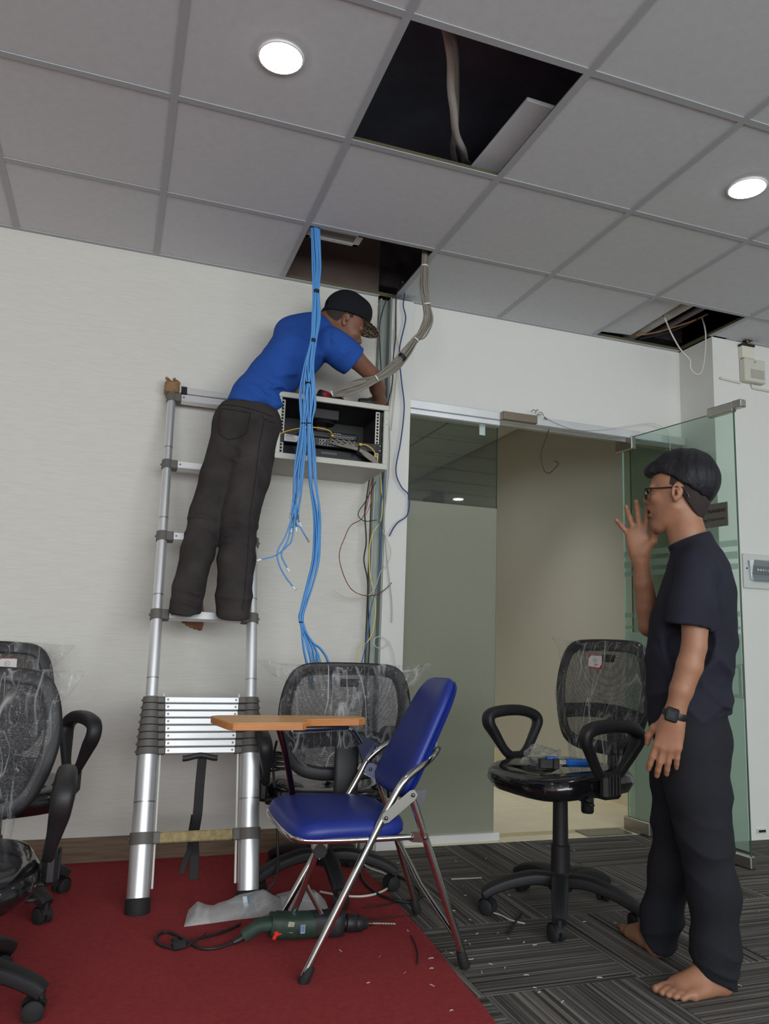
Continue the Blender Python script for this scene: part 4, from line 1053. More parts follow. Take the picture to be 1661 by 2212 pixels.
def strip_plate(name, a, b, w, nrm, th, m, par=bc):
    d = (b - a).normalized(); s = d.cross(nrm).normalized() * w / 2; d2 = d * w * .4
    o = plate(name, [a - s * .6 - d2, a + s * .6 - d2, a + s, b + s, b + s * .6 + d2, b - s * .6 + d2, b - s, a - s], th, m, par)
    for q in (a, b): MB().ball(q + nrm * (th / 2 + .002), .0065, 10, 6).build('rivet', M_screw, o)
    return o
ny = V(0, -1, 0)
strip_plate('link_plate', V(.856, -.757, .500), V(.772, -.757, .437), .032, ny, .003, M_steel)
strip_plate('link_plate', V(.898, -.322, .474), V(.845, -.276, .500), .030, ny, .003, M_steel)
strip_plate('rear_pivot_plate', V(.868, -.728, .372), V(.898, -.756, .376), .03, ny, .003, M_steel)
for yb in (-.700, -.345):
    plate('back_bracket', [V(.872, yb, .500), V(.925, yb, .505), V(.915, yb, .462), V(.892, yb, .448)], .003, pm('dull_plate', (96, 96, 102), .5, .3))
# swivelling front foot rest strut below the seat, with a brace to the near leg
MB().sweep([V(.640, -.50, .295), V(.605, -.46, .16), V(.560, -.42, .012)], .0100, n=12).build('strut', M_chrome, bc, angle=80)
MB().sweep([V(.608, -.46, .172), V(.662, -.60, .125), V(.710, -.738, .075)], .0085, n=12).build('strut', M_chrome, bc, angle=80) if False else None
MB().sweep([V(.612, -.46, .178), V(.700, -.46, .03)], .0080, n=12).build('strut', M_chrome, bc, angle=80)
MB().cyl((.640, -.525, .290), (.640, -.485, .290), .021, n=20).build('pivot_cap', M_black, bc)
plate('hanger_plate', [V(.610, -.500, .375), V(.675, -.500, .375), V(.662, -.500, .285), V(.640, -.500, .262), V(.620, -.500, .285)], .030, M_steel)
MB().sweep([V(.975, -.305, .270), V(.995, -.50, .16), V(1.010, -.752, .085)], .0085, n=12).build('cross_brace', M_chrome, bc, angle=80)
# backrest: padded vinyl board, leaning
bu = V(.205, 0, .395).normalized(); bs = V(-.10, -1, 0).normalized(); bs = (bs - bu * bs.dot(bu)).normalized(); bn = bs.cross(bu)
if bn.x > 0: bn = -bn
bcen = V(.956, -.530, .650)
def back_half(sgn, name, m, th):
    def f(u, v):
        a = 2 * math.pi * u; x, z = superell(a, 1, 1, 5.5)
        prof = [(0, 0), (.97, 0), (1, .006), (1, th - .010), (.965, th - .002), (.88, th + .003), (.5, th + .006), (0, th + .007)]
        s, h = prof[round(v * 7)]
        wz = .205 * z * s; wx = (.176 - .026 * z * s - .012 * max(0, z * s) ** 4) * x * s
        return bcen + bs * wx + bu * wz + bn * (sgn * h) + bn * (.007 * (1 - (x * s) ** 2) * -1)
    return MB().grid(f, 48, 7, closed_u=True).build(name, m, bc, angle=70)
back_half(1, 'backrest_front', M_vinyl, .026)
back_half(-1, 'backrest_shell', M_vinyl, .016)
# writing tablet
Zt = .668
tb = [(.352, -.580), (.548, -.580), (.562, -.570), (.566, -.520), (.580, -.488), (.615, -.472), (.770, -.462), (.800, -.440), (.806, -.405), (.785, -.372), (.60, -.352), (.40, -.346), (.312, -.352), (.288, -.372), (.292, -.42), (.318, -.555), (.332, -.574)]
tbl = MB().prism([V(x, y, Zt) for x, y in tb], (0, 0, .022), .002).build('tablet_edge', M_woode, bc, angle=30)
MB().prism([V(.546 + (x - .546) * .994, -.46 + (y + .46) * .988, Zt + .0222) for x, y in tb], (0, 0, .0012)).build('tablet_top', M_wood, tbl, smooth=False)
MB().sweep(catmull([V(.50, -.43, Zt), V(.535, -.40, .58), V(.575, -.345, .46), V(.592, -.325, .385)], 5), .0105, n=12).build('tablet_post', pm('dark_chrome', (120, 84, 84), .2, 1.0), bc, angle=80)
MB().sweep(catmull([V(.545, -.45, Zt - .010), V(.65, -.43, Zt - .010), V(.735, -.40, Zt - .012), V(.775, -.36, .645), V(.825, -.315, .595)], 6), .0105, n=12).build('tablet_arm', M_chrome, bc, angle=80)
pl_ = plate('arm_bracket', [V(.800, -.312, .622), V(.830, -.306, .618), V(.905, -.288, .585), V(.905, -.286, .560), V(.868, -.284, .515), V(.850, -.284, .512)], .012, M_bracket)
for q in (V(.818, -.320, .612), V(.893, -.300, .572), V(.862, -.300, .527)): MB().ball(q, .007, 10, 6).build('rivet', M_screw, pl_)
strip_plate('arm_hinge', V(.868, -.305, .500), V(.905, -.33, .480), .045, ny, .01, M_bracket)
# ================================================================= red carpet and what lies on the floor
M_redc = pm('red_carpet_pile', (160, 64, 66), .97, var=.10, vscale=70, bump=.6, bscale=700, spec=.1)
rc = MB()
rp = [V(-3.45, .548, .0022), V(1.030, .548, .0022), V(1.036, .20, .0022), V(1.030, -.10, .0022), V(1.008, -.60, .0022), V(.966, -1.085, .0022), V(.925, -1.60, .0022), V(.87, -2.6, .0022), V(-3.45, -2.6, .0022)]
edge = catmull(rp[1:8], 5); rnd = random.Random(5)
poly = [rp[0]] + [p + V(rnd.uniform(-.004, .004), 0, 0) for p in edge] + [rp[8]]
# body as a fan of strips so that the pile surface can undulate a little
rc.prism(poly, (0, 0, .0055))
tag(rc.build('red_carpet', M_redc, smooth=False), 'large red carpet covering the left half of the floor over the grey carpet tiles', 'carpet')
ZR = .0079; ZC = .0008   # top of the red carpet, top of the grey tiles

# ---- rotary drill lying on its side
dr = empty('hammer_drill', (.62, -.44, ZR), 0, 'dark green and black corded hammer drill with a red trigger lying on the red carpet', 'power tool')
M_dgreen = pm('drill_green', (34, 56, 44), .55, var=.25, vscale=30); M_dblk = pm('drill_black', (32, 33, 35), .6, var=.3, vscale=60)
M_dgrip = pm('drill_grip', (44, 66, 56), .65, var=.2, vscale=40)
yd = -.445
MB().sweep(catmull([V(.425, yd, .030), V(.445, yd, .042), V(.475, yd, .058), V(.510, yd, .062), V(.540, yd, .060)], 5), [.0175, .0178, .018, .0185, .019, .0195, .020, .021, .022, .024, .026, .028, .030, .031, .032, .033, .034, .034, .034, .034, .034], [.019] * 21, n=16, power=2.6).build('grip', M_dgrip, dr, angle=60)
MB().sweep(catmull([V(.505, yd, .060), V(.520, yd, .058), V(.56, yd, .052), V(.600, yd, .050), V(.642, yd, .048), V(.650, yd, .048)], 4), [.024] + [.036] * 4 + [.040] * 14 + [.038, .034], [.024] + [.034] * 4 + [.038] * 14 + [.036, .032], n=20, power=2.8).build('motor_housing', M_dgreen, dr, angle=60)
MB().sweep(catmull([V(.640, yd, .048), V(.66, yd, .048), V(.70, yd, .047), V(.735, yd, .045), V(.748, yd, .044)], 4), [.038] * 6 + [.0385] * 6 + [.036, .033, .030, .027, .024], [.038] * 17, n=20, power=3.2).build('gear_housing', M_dblk, dr, angle=60)
for k in range(5): MB().box((.600 + .010 * k, yd - .030, .070 - .001 * k), (.004, .006, .014), (.5, 0, 0), .001).build('air_slot', M_hole, dr)
for k in range(6): MB().box((.668 + .012 * k, yd - .026, .068), (.006, .012, .012), (.6, 0, 0), .002).build('housing_rib', M_dblk, dr)
ax = V(1, .0, -.10).normalized(); c0 = V(.745, yd, .044)
MB().lathe([(0, 0), (.019, 0), (.019, .010), (.026, .012), (.0275, .016), (.0275, .040), (.0245, .044), (.0245, .050), (.0265, .053), (.025, .066), (.019, .074), (.0165, .086), (.012, .088), (0, .088)], c0, ax, 28).build('chuck', M_black, dr, angle=40)
MB().lathe([(.0, .088), (.0075, .088), (.0075, .104), (0, .104)], c0, ax, 12).build('bit_shank', pm('dark_steel', (92, 78, 74), .4, .9), dr)
bl = MB(); p0 = c0 + ax * .104
for ph in (0, math.pi):
    bl.sweep([p0 + ax * (.0016 * i) + V(0, math.cos(i * .5 + ph) * .0022, math.sin(i * .5 + ph) * .0022) for i in range(52)], .0030, n=6)
bl.build('drill_bit', pm('bit_steel', (176, 160, 144), .35, .9), dr, angle=80)
MB().box((.527, yd - .033, .043), (.026, .012, .016), (0, -.25, 0), .003).box((.517, yd - .034, .032), (.012, .012, .016), (0, .5, 0), .003).build('trigger', pm('trigger_red', (212, 48, 30), .45), dr)
MB().box((.566, yd - .0388, .058), (.020, .001, .032), (0, .18, 0), .0004).build('sticker', pm('worn_sticker', (176, 168, 148), .7, var=.15, vscale=90), dr)
st2 = MB().box((.605, yd - .0398, .050), (.015, .001, .026), None, .0004).build('sticker', pm('grey_sticker', (150, 160, 168), .6), dr)
MB().box((.605, yd - .0404, .051), (.010, .0004, .018)).build('sticker_print', pm('blue_print', (90, 126, 176), .6), st2)
MB().sweep(catmull([V(.428, yd, .030), V(.412, yd, .022), V(.395, yd - .002, .016)], 4), [.012 - .0006 * i for i in range(9)], n=10).build('cord_sleeve', M_black, dr)
crd = [V(.398, yd - .002, .017), V(.36, -.462, ZR + .005), V(.325, -.470, ZR + .005), V(.29, -.455, ZR + .005), V(.262, -.405, ZR + .006), V(.236, -.345, ZR + .005), V(.205, -.305, ZR + .005), V(.178, -.320, ZR + .005), V(.168, -.360, ZR + .005), V(.180, -.405, ZR + .005), V(.215, -.440, ZR + .005), V(.252, -.435, ZR + .0055), V(.292, -.408, ZR + .013), V(.35, -.365, ZR + .006), V(.405, -.325, ZR + .005), V(.440, -.29, ZR + .005)]
MB().sweep(catmull(crd, 6), .0047, n=8).build('power_cord', M_black, dr, angle=80)
MB().box((.232, -.438, ZR + .012), (.045, .026, .022), (0, 0, .2), .005).box((.222, -.425, ZR + .02), (.02, .03, .012), (.3, 0, .5), .003).build('cord_tie', M_black, dr)

# ---- translucent white bags
M_bagw = plastic_wrap('milky_bag', .15, 7, .52, .20, .03, (1, 1, 1), .45, .03)
def floor_bag(name, P, hts, label, lab):
    o = empty(name, P[0][0], 0, label, 'plastic bag')
    n = len(P); lo = [p[0] for p in P]; hi = [p[1] for p in P]
    def f(u, v):
        t = v * (n - 1); i = min(int(t), n - 2); q = t - i
        a = lo[i].lerp(lo[i + 1], q); b = hi[i].lerp(hi[i + 1], q); h = hts[i] * (1 - q) + hts[i + 1] * q
        th = 2 * math.pi * u
        c = a.lerp(b, .5 - .5 * math.cos(th)); up = max(0.0, math.sin(th)) * h
        nz = MN.noise(Vector((c.x * 22, c.y * 22, up * 30 + u))) * .007 * (1 if math.sin(th) > 0 else 0)
        return V(c.x, c.y, ZR + .0012 + max(0, up + nz * (h / .04)))
    MB().grid(f, 36, 30, closed_u=True).build('film', M_bagw, o, angle=60, fix=False)
    return o
b1 = floor_bag('white_plastic_bag', [(V(.262, -.262, 0), V(.292, -.100, 0)), (V(.30, -.258, 0), V(.318, -.110, 0)), (V(.36, -.250, 0), V(.372, -.130, 0)), (V(.44, -.238, 0), V(.45, -.120, 0)), (V(.53, -.232, 0), V(.54, -.10, 0)), (V(.61, -.225, 0), V(.615, -.085, 0))], [.006, .042, .030, .052, .066, .020],
     'long milky white plastic bag lying on the red carpet beside the right ladder foot', 1)
MB().box((.468, -.206, ZR + .046), (.016, .006, .034), (-.7, 0, .15), .001).build('bag_sticker', pm('pale_sticker_2', (206, 214, 216), .5), b1)
MB().box((.479, -.208, ZR + .046), (.005, .0062, .030), (-.7, 0, .15), .001).build('bag_sticker_stripe', pm('blue_print', (90, 126, 176), .6), b1)
b2 = floor_bag('white_plastic_bag', [(V(.60, -.215, 0), V(.60, -.07, 0)), (V(.66, -.22, 0), V(.66, -.07, 0)), (V(.73, -.22, 0), V(.735, -.075, 0)), (V(.765, -.20, 0), V(.775, -.10, 0))], [.034, .046, .042, .006],
     'milky white plastic bag behind the drill, under the blue chair', 1)
MB().box((.655, -.214, ZR + .040), (.020, .006, .014), (-.6, 0, .2), .001).build('bag_sticker', pm('blue_print', (90, 126, 176), .6), b2)

# ---- loose cables on the floor
cord('white_cable', [V(.78, -.03, ZR + .004), V(.84, -.085, ZR + .004), V(.91, -.115, ZR + .004), V(.98, -.10, ZR + .004), V(1.05, -.04, ZR + .003), V(1.10, .05, .005), V(1.10, .15, .005), V(1.06, .25, .005), V(1.055, .32, ZR + .004)], .0042, M_wt, 'white cable curving on the floor around the caster of the middle chair', 'cable')
cord('black_cable', [V(1.10, .33, .005), V(1.125, .25, .005), V(1.15, .10, .005), V(1.165, -.02, .005), V(1.15, -.13, .005), V(1.09, -.20, .005), V(1.02, -.185, ZR + .006), V(.985, -.11, ZR + .005), V(.975, .02, ZR + .005), V(1.0, .16, ZR + .005), V(1.03, .26, ZR + .005)], .0050, M_bk, 'black cable coiled on the floor behind the rear legs of the blue chair', 'cable')
cord('black_cable', [at(598, 1600, .0), at(590, 1640, .02), at(592, 1690, .03), at(597, 1760, .02), at(600, 1830, .0), at(598, 1890, -.05), V(.555, -.08, ZR + .02), V(.52, -.14, ZR + .005), V(.49, -.18, ZR + .005)], .0048, M_bk, 'black cable dropping from the middle chair down beside the right ladder rail', 'cable')
coil = []
for k in range(46):
    a = k * .55; coil.append(V(.655 + .075 * math.cos(a), .13 + .06 * math.sin(a), .425 + .0016 * k + .004 * math.sin(k * 1.7)))
cord('cable_coil', coil, .0048, M_bk, 'coil of black cable lying on the seat of the middle chair', 'cable')
M_offcut = pm('white_offcut', (198, 196, 190), .5)
def lying(name, pts, r, m, label, group=None):
    return cord(name, [atz(x, y, (ZR if atz(x, y).x < 1.0 - .0 and atz(x, y).x < 1.01 + .07 * (atz(x, y).y) else ZC) + r) for x, y in pts], r, m, label, 'wire', group)
lying('wire_offcut', [(975, 1899), (1000, 1898), (1040, 1896)], .0028, M_offcut, 'white wire offcut on the grey carpet left of the office chair base')
lying('wire_offcut', [(1053, 1968), (1080, 1976), (1105, 1988), (1134, 1995)], .0028, M_offcut, 'bent white wire offcut on the grey carpet before the office chair base')
lying('wire_offcut', [(1126, 1974), (1115, 1990), (1098, 2018)], .0040, M_bk, 'black wire offcut crossing the white one on the grey carpet')
lying('wire_offcut', [(888, 2021), (897, 2040), (902, 2060), (901, 2083)], .0022, M_bk, 'thin curved black offcut on the red carpet edge')
lying('wire_offcut', [(800, 1985), (850, 1981), (900, 1977)], .0020, M_bk, 'thin straight black offcut beside the far rear foot of the blue chair')
lying('wire_offcut', [(785, 1961), (830, 1955), (880, 1945), (920, 1936)], .0026, M_bk, 'long thin black offcut reaching from the red carpet to the grey tiles')
lying('wire_offcut', [(395, 2050), (393, 2034), (420, 2030), (438, 2022), (445, 2014)], .0014, M_bk, 'thin black offcut behind the cord of the drill')
scr = random.Random(11); bits = []
spots = [(881, 2016), (888, 2058 - 40), (925, 2032), (910, 2015), (940, 2074), (931, 2077), (990, 2021), (992, 2027), (1005, 2033), (1015, 2040), (963, 2055), (975, 2060), (1017, 2073), (1060, 2084), (1091, 2092), (1040, 2101), (1137, 2108), (874, 2108), (932, 2099), (933, 2136), (975, 2191), (1155, 2135), (1165, 2145), (1030, 2018), (1075, 2016), (1098, 2029), (1132, 2037), (980, 1968), (950, 1975), (985, 1860), (1050, 1855), (1000, 1915), (1005, 1935), (1015, 1988), (1262, 1992), (1329, 1995), (1295, 2113), (1215, 2166), (1640, 1970), (1597, 2130), (1155, 2042), (1160, 1875), (1240, 1838), (1100, 1935), (735, 2060), (820, 2072), (860, 1865), (600 + 195, 1800 + 330)]
M_bit = pm('white_scrap', (206, 200, 192), .6); M_bitr = pm('pink_scrap', (170, 110, 104), .6)
for k, (x, y) in enumerate(spots):
    p = atz(x, y); red = p.x < 1.0 + .06 * p.y
    z = (ZR if red else ZC) + .0012; a = scr.uniform(0, 3.14); L_ = scr.uniform(.004, .009); d = V(math.cos(a), math.sin(a), 0)
    o = MB().sweep(catmull([V(p.x, p.y, z) - d * L_, V(p.x, p.y, z) + V(-d.y, d.x, 0) * scr.uniform(-.003, .003), V(p.x, p.y, z) + d * L_], 3), .0012, n=5).build('wire_scrap', M_bitr if k % 7 == 3 else M_bit)
    tag(o, 'tiny pale wire clipping scattered on the ' + ('red carpet' if red else 'grey carpet tiles'), 'wire', 'wire clippings on the red carpet' if red else 'wire clippings on the grey tiles')

# ---- crumpled film and crimping tool on the seat of the right chair
def seat_loc(fx, ly, z): return right_chair.matrix_basis @ V(fx, ly, z)
cf_ = empty('crumpled_film', seat_loc(.07, -.02, .524), 0, 'crumpled clear plastic film on the seat of the chair by the doorway', 'plastic film')
def crump(u, v):
    a = 2 * math.pi * u; r = math.sin(math.pi * (.02 + .96 * v) * .5 + 0) ; h = math.cos(math.pi * .5 * v)
    r = math.sin(math.pi * .5 * v)
    p = V(math.cos(a) * r * .085, math.sin(a) * r * .062, h * .062)
    n = MN.noise_vector(p * 24 + V(3, 1, 5)) * .026 + MN.noise_vector(p * 60) * .008
    q = p + n; q.z = max(.002, q.z)
    return cf_.matrix_basis @ q
MB().grid(crump, 60, 24, closed_u=True).build('film', M_wrap2, cf_, angle=15)
ct_ = empty('crimping_tool', seat_loc(-.02, .02, .525), 0, 'black crimping tool with blue handles on the seat of the chair by the doorway', 'hand tool')
M_bh = pm('blue_handle', (22, 104, 196), .4)
u_ = V(.97, -.22, 0).normalized(); v_ = V(.22, .97, 0); base = V(1.44, -.50, .524)
TR = Matrix((u_, v_, (0, 0, 1))).transposed()
def tb_(name, a, b, c, s, m, par=ct_, bev=.002): return MB().box(base + u_ * a + v_ * b + V(0, 0, c), s, TR, bev).build(name, m, par)
tb_('head_plate', .030, 0, .017, (.058, .030, .032), pm('tool_black', (44, 42, 40), .45, .3))
tb_('die_block', .058, -.008, .018, (.022, .034, .036), pm('tool_black', (44, 42, 40), .45, .3))
tb_('ratchet', .082, -.004, .022, (.034, .016, .016), M_steel)
tb_('upper_cap', .045, 0, .036, (.036, .026, .008), M_bh)
tb_('handle', .150, -.012, .021, (.105, .022, .026), M_bh, bev=.008)
tb_('handle', .150, .022, .019, (.105, .020, .024), M_bh, bev=.008)

# ================================================================= above the ceiling
lt = MB().box((1.335, -.745, CH + .052), (.45, .43, .015), (0, 0, rad(1.5)), .002).build('loose_ceiling_tile', M_tile, smooth=False)
tag(lt, 'loose white ceiling tile lying shifted across the edge of the large opening', 'ceiling tile')
M_cond = pm('flexible_conduit', (226, 220, 212), .6)
hose = [atz(955, 50, 3.29), atz(960, 58, 2.93), atz(966, 78, 2.86), atz(974, 130, 2.82), atz(974, 190, 2.81), atz(980, 240, 2.81), atz(985, 290, 2.82), atz(1000, 325, 2.84), atz(1006, 350, 2.92), atz(1010, 352, 3.29)]
cord('flexible_conduit', hose, .014, M_cond, 'pale flexible conduit in the large ceiling opening, the thicker left one', 'conduit', n=12)
cord('flexible_conduit', [atz(970, 52, 3.29), atz(975, 66, 2.97), atz(984, 120, 2.90), atz(986, 200, 2.88), atz(984, 270, 2.88), atz(978, 320, 2.90), atz(983, 350, 2.98), atz(985, 355, 3.29)], .011, M_cond, 'grey flexible conduit in the large ceiling opening, behind the thicker one', 'conduit', n=12)
ag = empty('air_grille', (.74, .06, CH + .012), 0, 'white slotted air grille lying above the edge of the cable opening', 'air grille')
gx0, gx1, gy0, gy1, gz = .622, .868, .040, .150, CH + .018
g = MB()
for (a, b, c_, d_) in ((gx0, gx1, gy1 - .022, gy1), (gx0, gx1, gy0, gy0 + .02), (gx0, gx0 + .02, gy0, gy1), (gx1 - .028, gx1, gy0, gy1)):
    g.box(((a + b) / 2, (c_ + d_) / 2, gz + .008), (b - a, d_ - c_, .016), bev=.002)
g.build('frame', M_white_plastic, ag)
for k in range(6): MB().box(((gx0 + gx1) / 2, gy0 + .024 + .0125 * k, gz + .012), (gx1 - gx0 - .04, .008, .012), (.5, 0, 0), .001).build('slat', pm('grille_grey', (160, 156, 150), .5), ag)
MB().box(((gx0 + gx1) / 2, (gy0 + gy1) / 2, gz + .03), (gx1 - gx0, gy1 - gy0, .006)).build('backing', M_dark, ag)
# small opening at the right: shifted tile, pipes, wires
stile = MB().box((2.515, .272, CH + .030), (.215, .50, .012), (0, rad(-2), rad(-3)), .002).build('loose_ceiling_tile', M_tile, smooth=False)
tag(stile, 'cut ceiling tile pushed aside in the small opening near the right wall', 'ceiling tile')
M_pipe = pm('grey_pipe_lagging', (196, 192, 182), .7, var=.15, vscale=14); M_pipe2 = pm('dull_pipe', (150, 138, 138), .6)
def pipe(a, b, r, m, label): return tag(MB().sweep([V(*a), V(*b)], r, n=18).build('pipe', m, angle=80), label, 'pipe')
pipe((2.725, .66, 2.80), (2.715, -.60, 2.80), .036, M_pipe, 'thick lagged pipe in the small ceiling opening')
pipe((2.900, .66, 2.84), (2.905, -.60, 2.84), .017, M_pipe2, 'thin dull pipe beside the thick one in the small ceiling opening')
pipe((2.650, .66, 2.83), (2.640, -.60, 2.83), .020, M_pipe, 'pipe half hidden behind the shifted tile of the small opening')
M_brick = pm('red_brown_scrap', (120, 70, 58), .9, var=.2, vscale=12)
tag(MB().box((2.86, .22, 2.93), (.10, .12, .05), (0, 0, .2), .004).build('brick_piece', M_brick, smooth=False), 'red-brown brick piece lying above the small ceiling opening', 'brick')
cord('brown_wire', [V(2.66, .50, 2.735), V(2.74, .42, 2.738), V(2.82, .25, 2.745), V(2.86, .15, 2.76)], .004, pm('tan_wire', (170, 120, 84), .6), 'tan wire lying across the small ceiling opening', 'cable')
cord('black_wire', [V(2.70, .52, 2.728), V(2.80, .36, 2.735), V(2.84, .2, 2.75)], .005, M_bk, 'dark wire lying in the small ceiling opening', 'cable')
# ================================================================= organic bodies: smooth distance fields turned into one mesh
class Field:
    def __init__(self): self.ops = []; self.mods = []
    def _add(self, f, c, r, op, k): self.ops.append((f, np.array(c, float), float(r), op, k)); return self
    def cone(self, a, b, ra, rb, k=.02, op='u', u=None, ratio=1.0):
        a = np.array(a, float); b = np.array(b, float); ba = b - a; L2 = max(ba @ ba, 1e-12)
        uu = None if u is None else np.array(u, float) / np.linalg.norm(u)
        def f(P):
            t = np.clip((P - a) @ ba / L2, 0, 1)
            q = P - a - t[:, None] * ba
            if uu is not None:
                q = q + (q @ uu)[:, None] * uu * (1 / ratio - 1)
            d = np.sqrt((q * q).sum(1)) - (ra + t * (rb - ra))
            return d * min(1.0, ratio) if uu is not None else d
        return self._add(f, (a + b) / 2, math.sqrt(L2) / 2 + max(ra, rb) * max(1, ratio), op, k)
    def chain(self, pts, rs, k=.02, op='u', u=None, ratio=1.0):
        for i in range(len(pts) - 1): self.cone(pts[i], pts[i + 1], rs[i], rs[i + 1], k, op, u, ratio)
        return self
    def ell(self, c, r, k=.02, op='u', R=None):
        c = np.array(c, float); r = np.array(r, float); M = None if R is None else np.array(R, float)
        m = r.min()
        def f(P):
            q = P - c
            if M is not None: q = q @ M          # columns of M are the ellipsoid's axes
            q1 = q / r; k0 = np.sqrt((q1 * q1).sum(1)); q2 = q1 / r; k1 = np.sqrt((q2 * q2).sum(1)) + 1e-9
            return k0 * (k0 - 1) / k1
        return self._add(f, c, r.max(), op, k)
    def plane(self, p, n, k=.004):
        "keep the side the normal points away from"
        p = np.array(p, float); n = np.array(n, float) / np.linalg.norm(n)
        self.ops.append((lambda P: (P - p) @ n, None, None, 'clip', k)); return self
    def localclip(self, p, n, c, r, k=.004):
        "cut with a plane, but only within a ball (a hem or a cuff)"
        p = np.array(p, float); n = np.array(n, float) / np.linalg.norm(n); c = np.array(c, float)
        def f(P): return np.minimum((P - p) @ n, r - np.sqrt(((P - c) ** 2).sum(1)))
        self.ops.append((f, None, None, 'clip', k)); return self
    def mod(self, f): self.mods.append(f); return self
    def eval(self, P, ops):
        d = np.full(len(P), 1.0)
        for f, c, r, op, k in ops:
            e = f(P)
            if op == 'u':
                if k > 0:
                    h = np.clip(.5 + .5 * (d - e) / k, 0, 1); d = d + (e - d) * h - k * h * (1 - h)
                else: d = np.minimum(d, e)
            else:
                e = -e if op == 's' else e
                if k > 0:
                    h = np.clip(.5 - .5 * (d - e) / k, 0, 1); d = d + (e - d) * h + k * h * (1 - h)
                else: d = np.maximum(d, e)
        c0 = P.mean(0); r0 = np.sqrt(((P[0] - c0) ** 2).sum())
        for m in self.mods:
            b = getattr(m, 'ball', None)
            if b is None or np.linalg.norm(b[0] - c0) < b[1] + r0: d = d + m(P)
        return d
    def mesh(self, name, mat, h=.004, smooth=2, pad=.02):
        us = [o for o in self.ops if o[3] == 'u']
        lo = np.min([o[1] - o[2] for o in us], 0) - pad; hi = np.max([o[1] + o[2] for o in us], 0) + pad
        B = 12; nb = np.ceil((hi - lo) / (h * B)).astype(int)
        D = np.ones(nb * B + 1, np.float32)
        g = np.arange(B + 1) * h; gx, gy, gz = np.meshgrid(g, g, g, indexing='ij'); G = np.stack([gx.ravel(), gy.ravel(), gz.ravel()], 1)
        half = h * B * .5; diag = half * math.sqrt(3)
        cs = np.array([o[1] for o in us]); rs = np.array([o[2] for o in us])
        for i in range(nb[0]):
            for j in range(nb[1]):
                for k in range(nb[2]):
                    o0 = lo + np.array([i, j, k]) * h * B; c = o0 + half
                    if (np.sqrt(((cs - c) ** 2).sum(1)) - rs).min() > diag + pad: continue
                    dc = self.eval(c[None], self.ops)[0]
                    sl = (slice(i * B, i * B + B + 1), slice(j * B, j * B + B + 1), slice(k * B, k * B + B + 1))
                    if dc > diag * 1.25 + .02 or dc < -diag * 2.2 - .02:
                        D[sl] = np.where(D[sl] == 1, math.copysign(.9, dc), D[sl]) if dc < 0 else D[sl]
                        continue
                    act = []
                    for op in self.ops:
                        if op[1] is None: act.append(op)
                        else:
                            q = np.linalg.norm(op[1] - c) - op[2]
                            if q < max(dc, 0) + diag * 2 + op[4] + .02: act.append(op)
                    D[sl] = self.eval(o0 + G, act).reshape(B + 1, B + 1, B + 1)
        v, f = surface_nets(D, lo, h, smooth)
        me = bpy.data.meshes.new(name)
        me.vertices.add(len(v)); me.vertices.foreach_set('co', v.astype(np.float32).ravel())
        n = len(f); me.loops.add(n * 4); me.loops.foreach_set('vertex_index', f.astype(np.int32).ravel())
        me.polygons.add(n); me.polygons.foreach_set('loop_start', np.arange(0, n * 4, 4, dtype=np.int32)); me.polygons.foreach_set('loop_total', np.full(n, 4, np.int32))
        me.polygons.foreach_set('use_smooth', np.ones(n, bool))
        me.materials.append(mat); me.update(); me.validate()
        return me
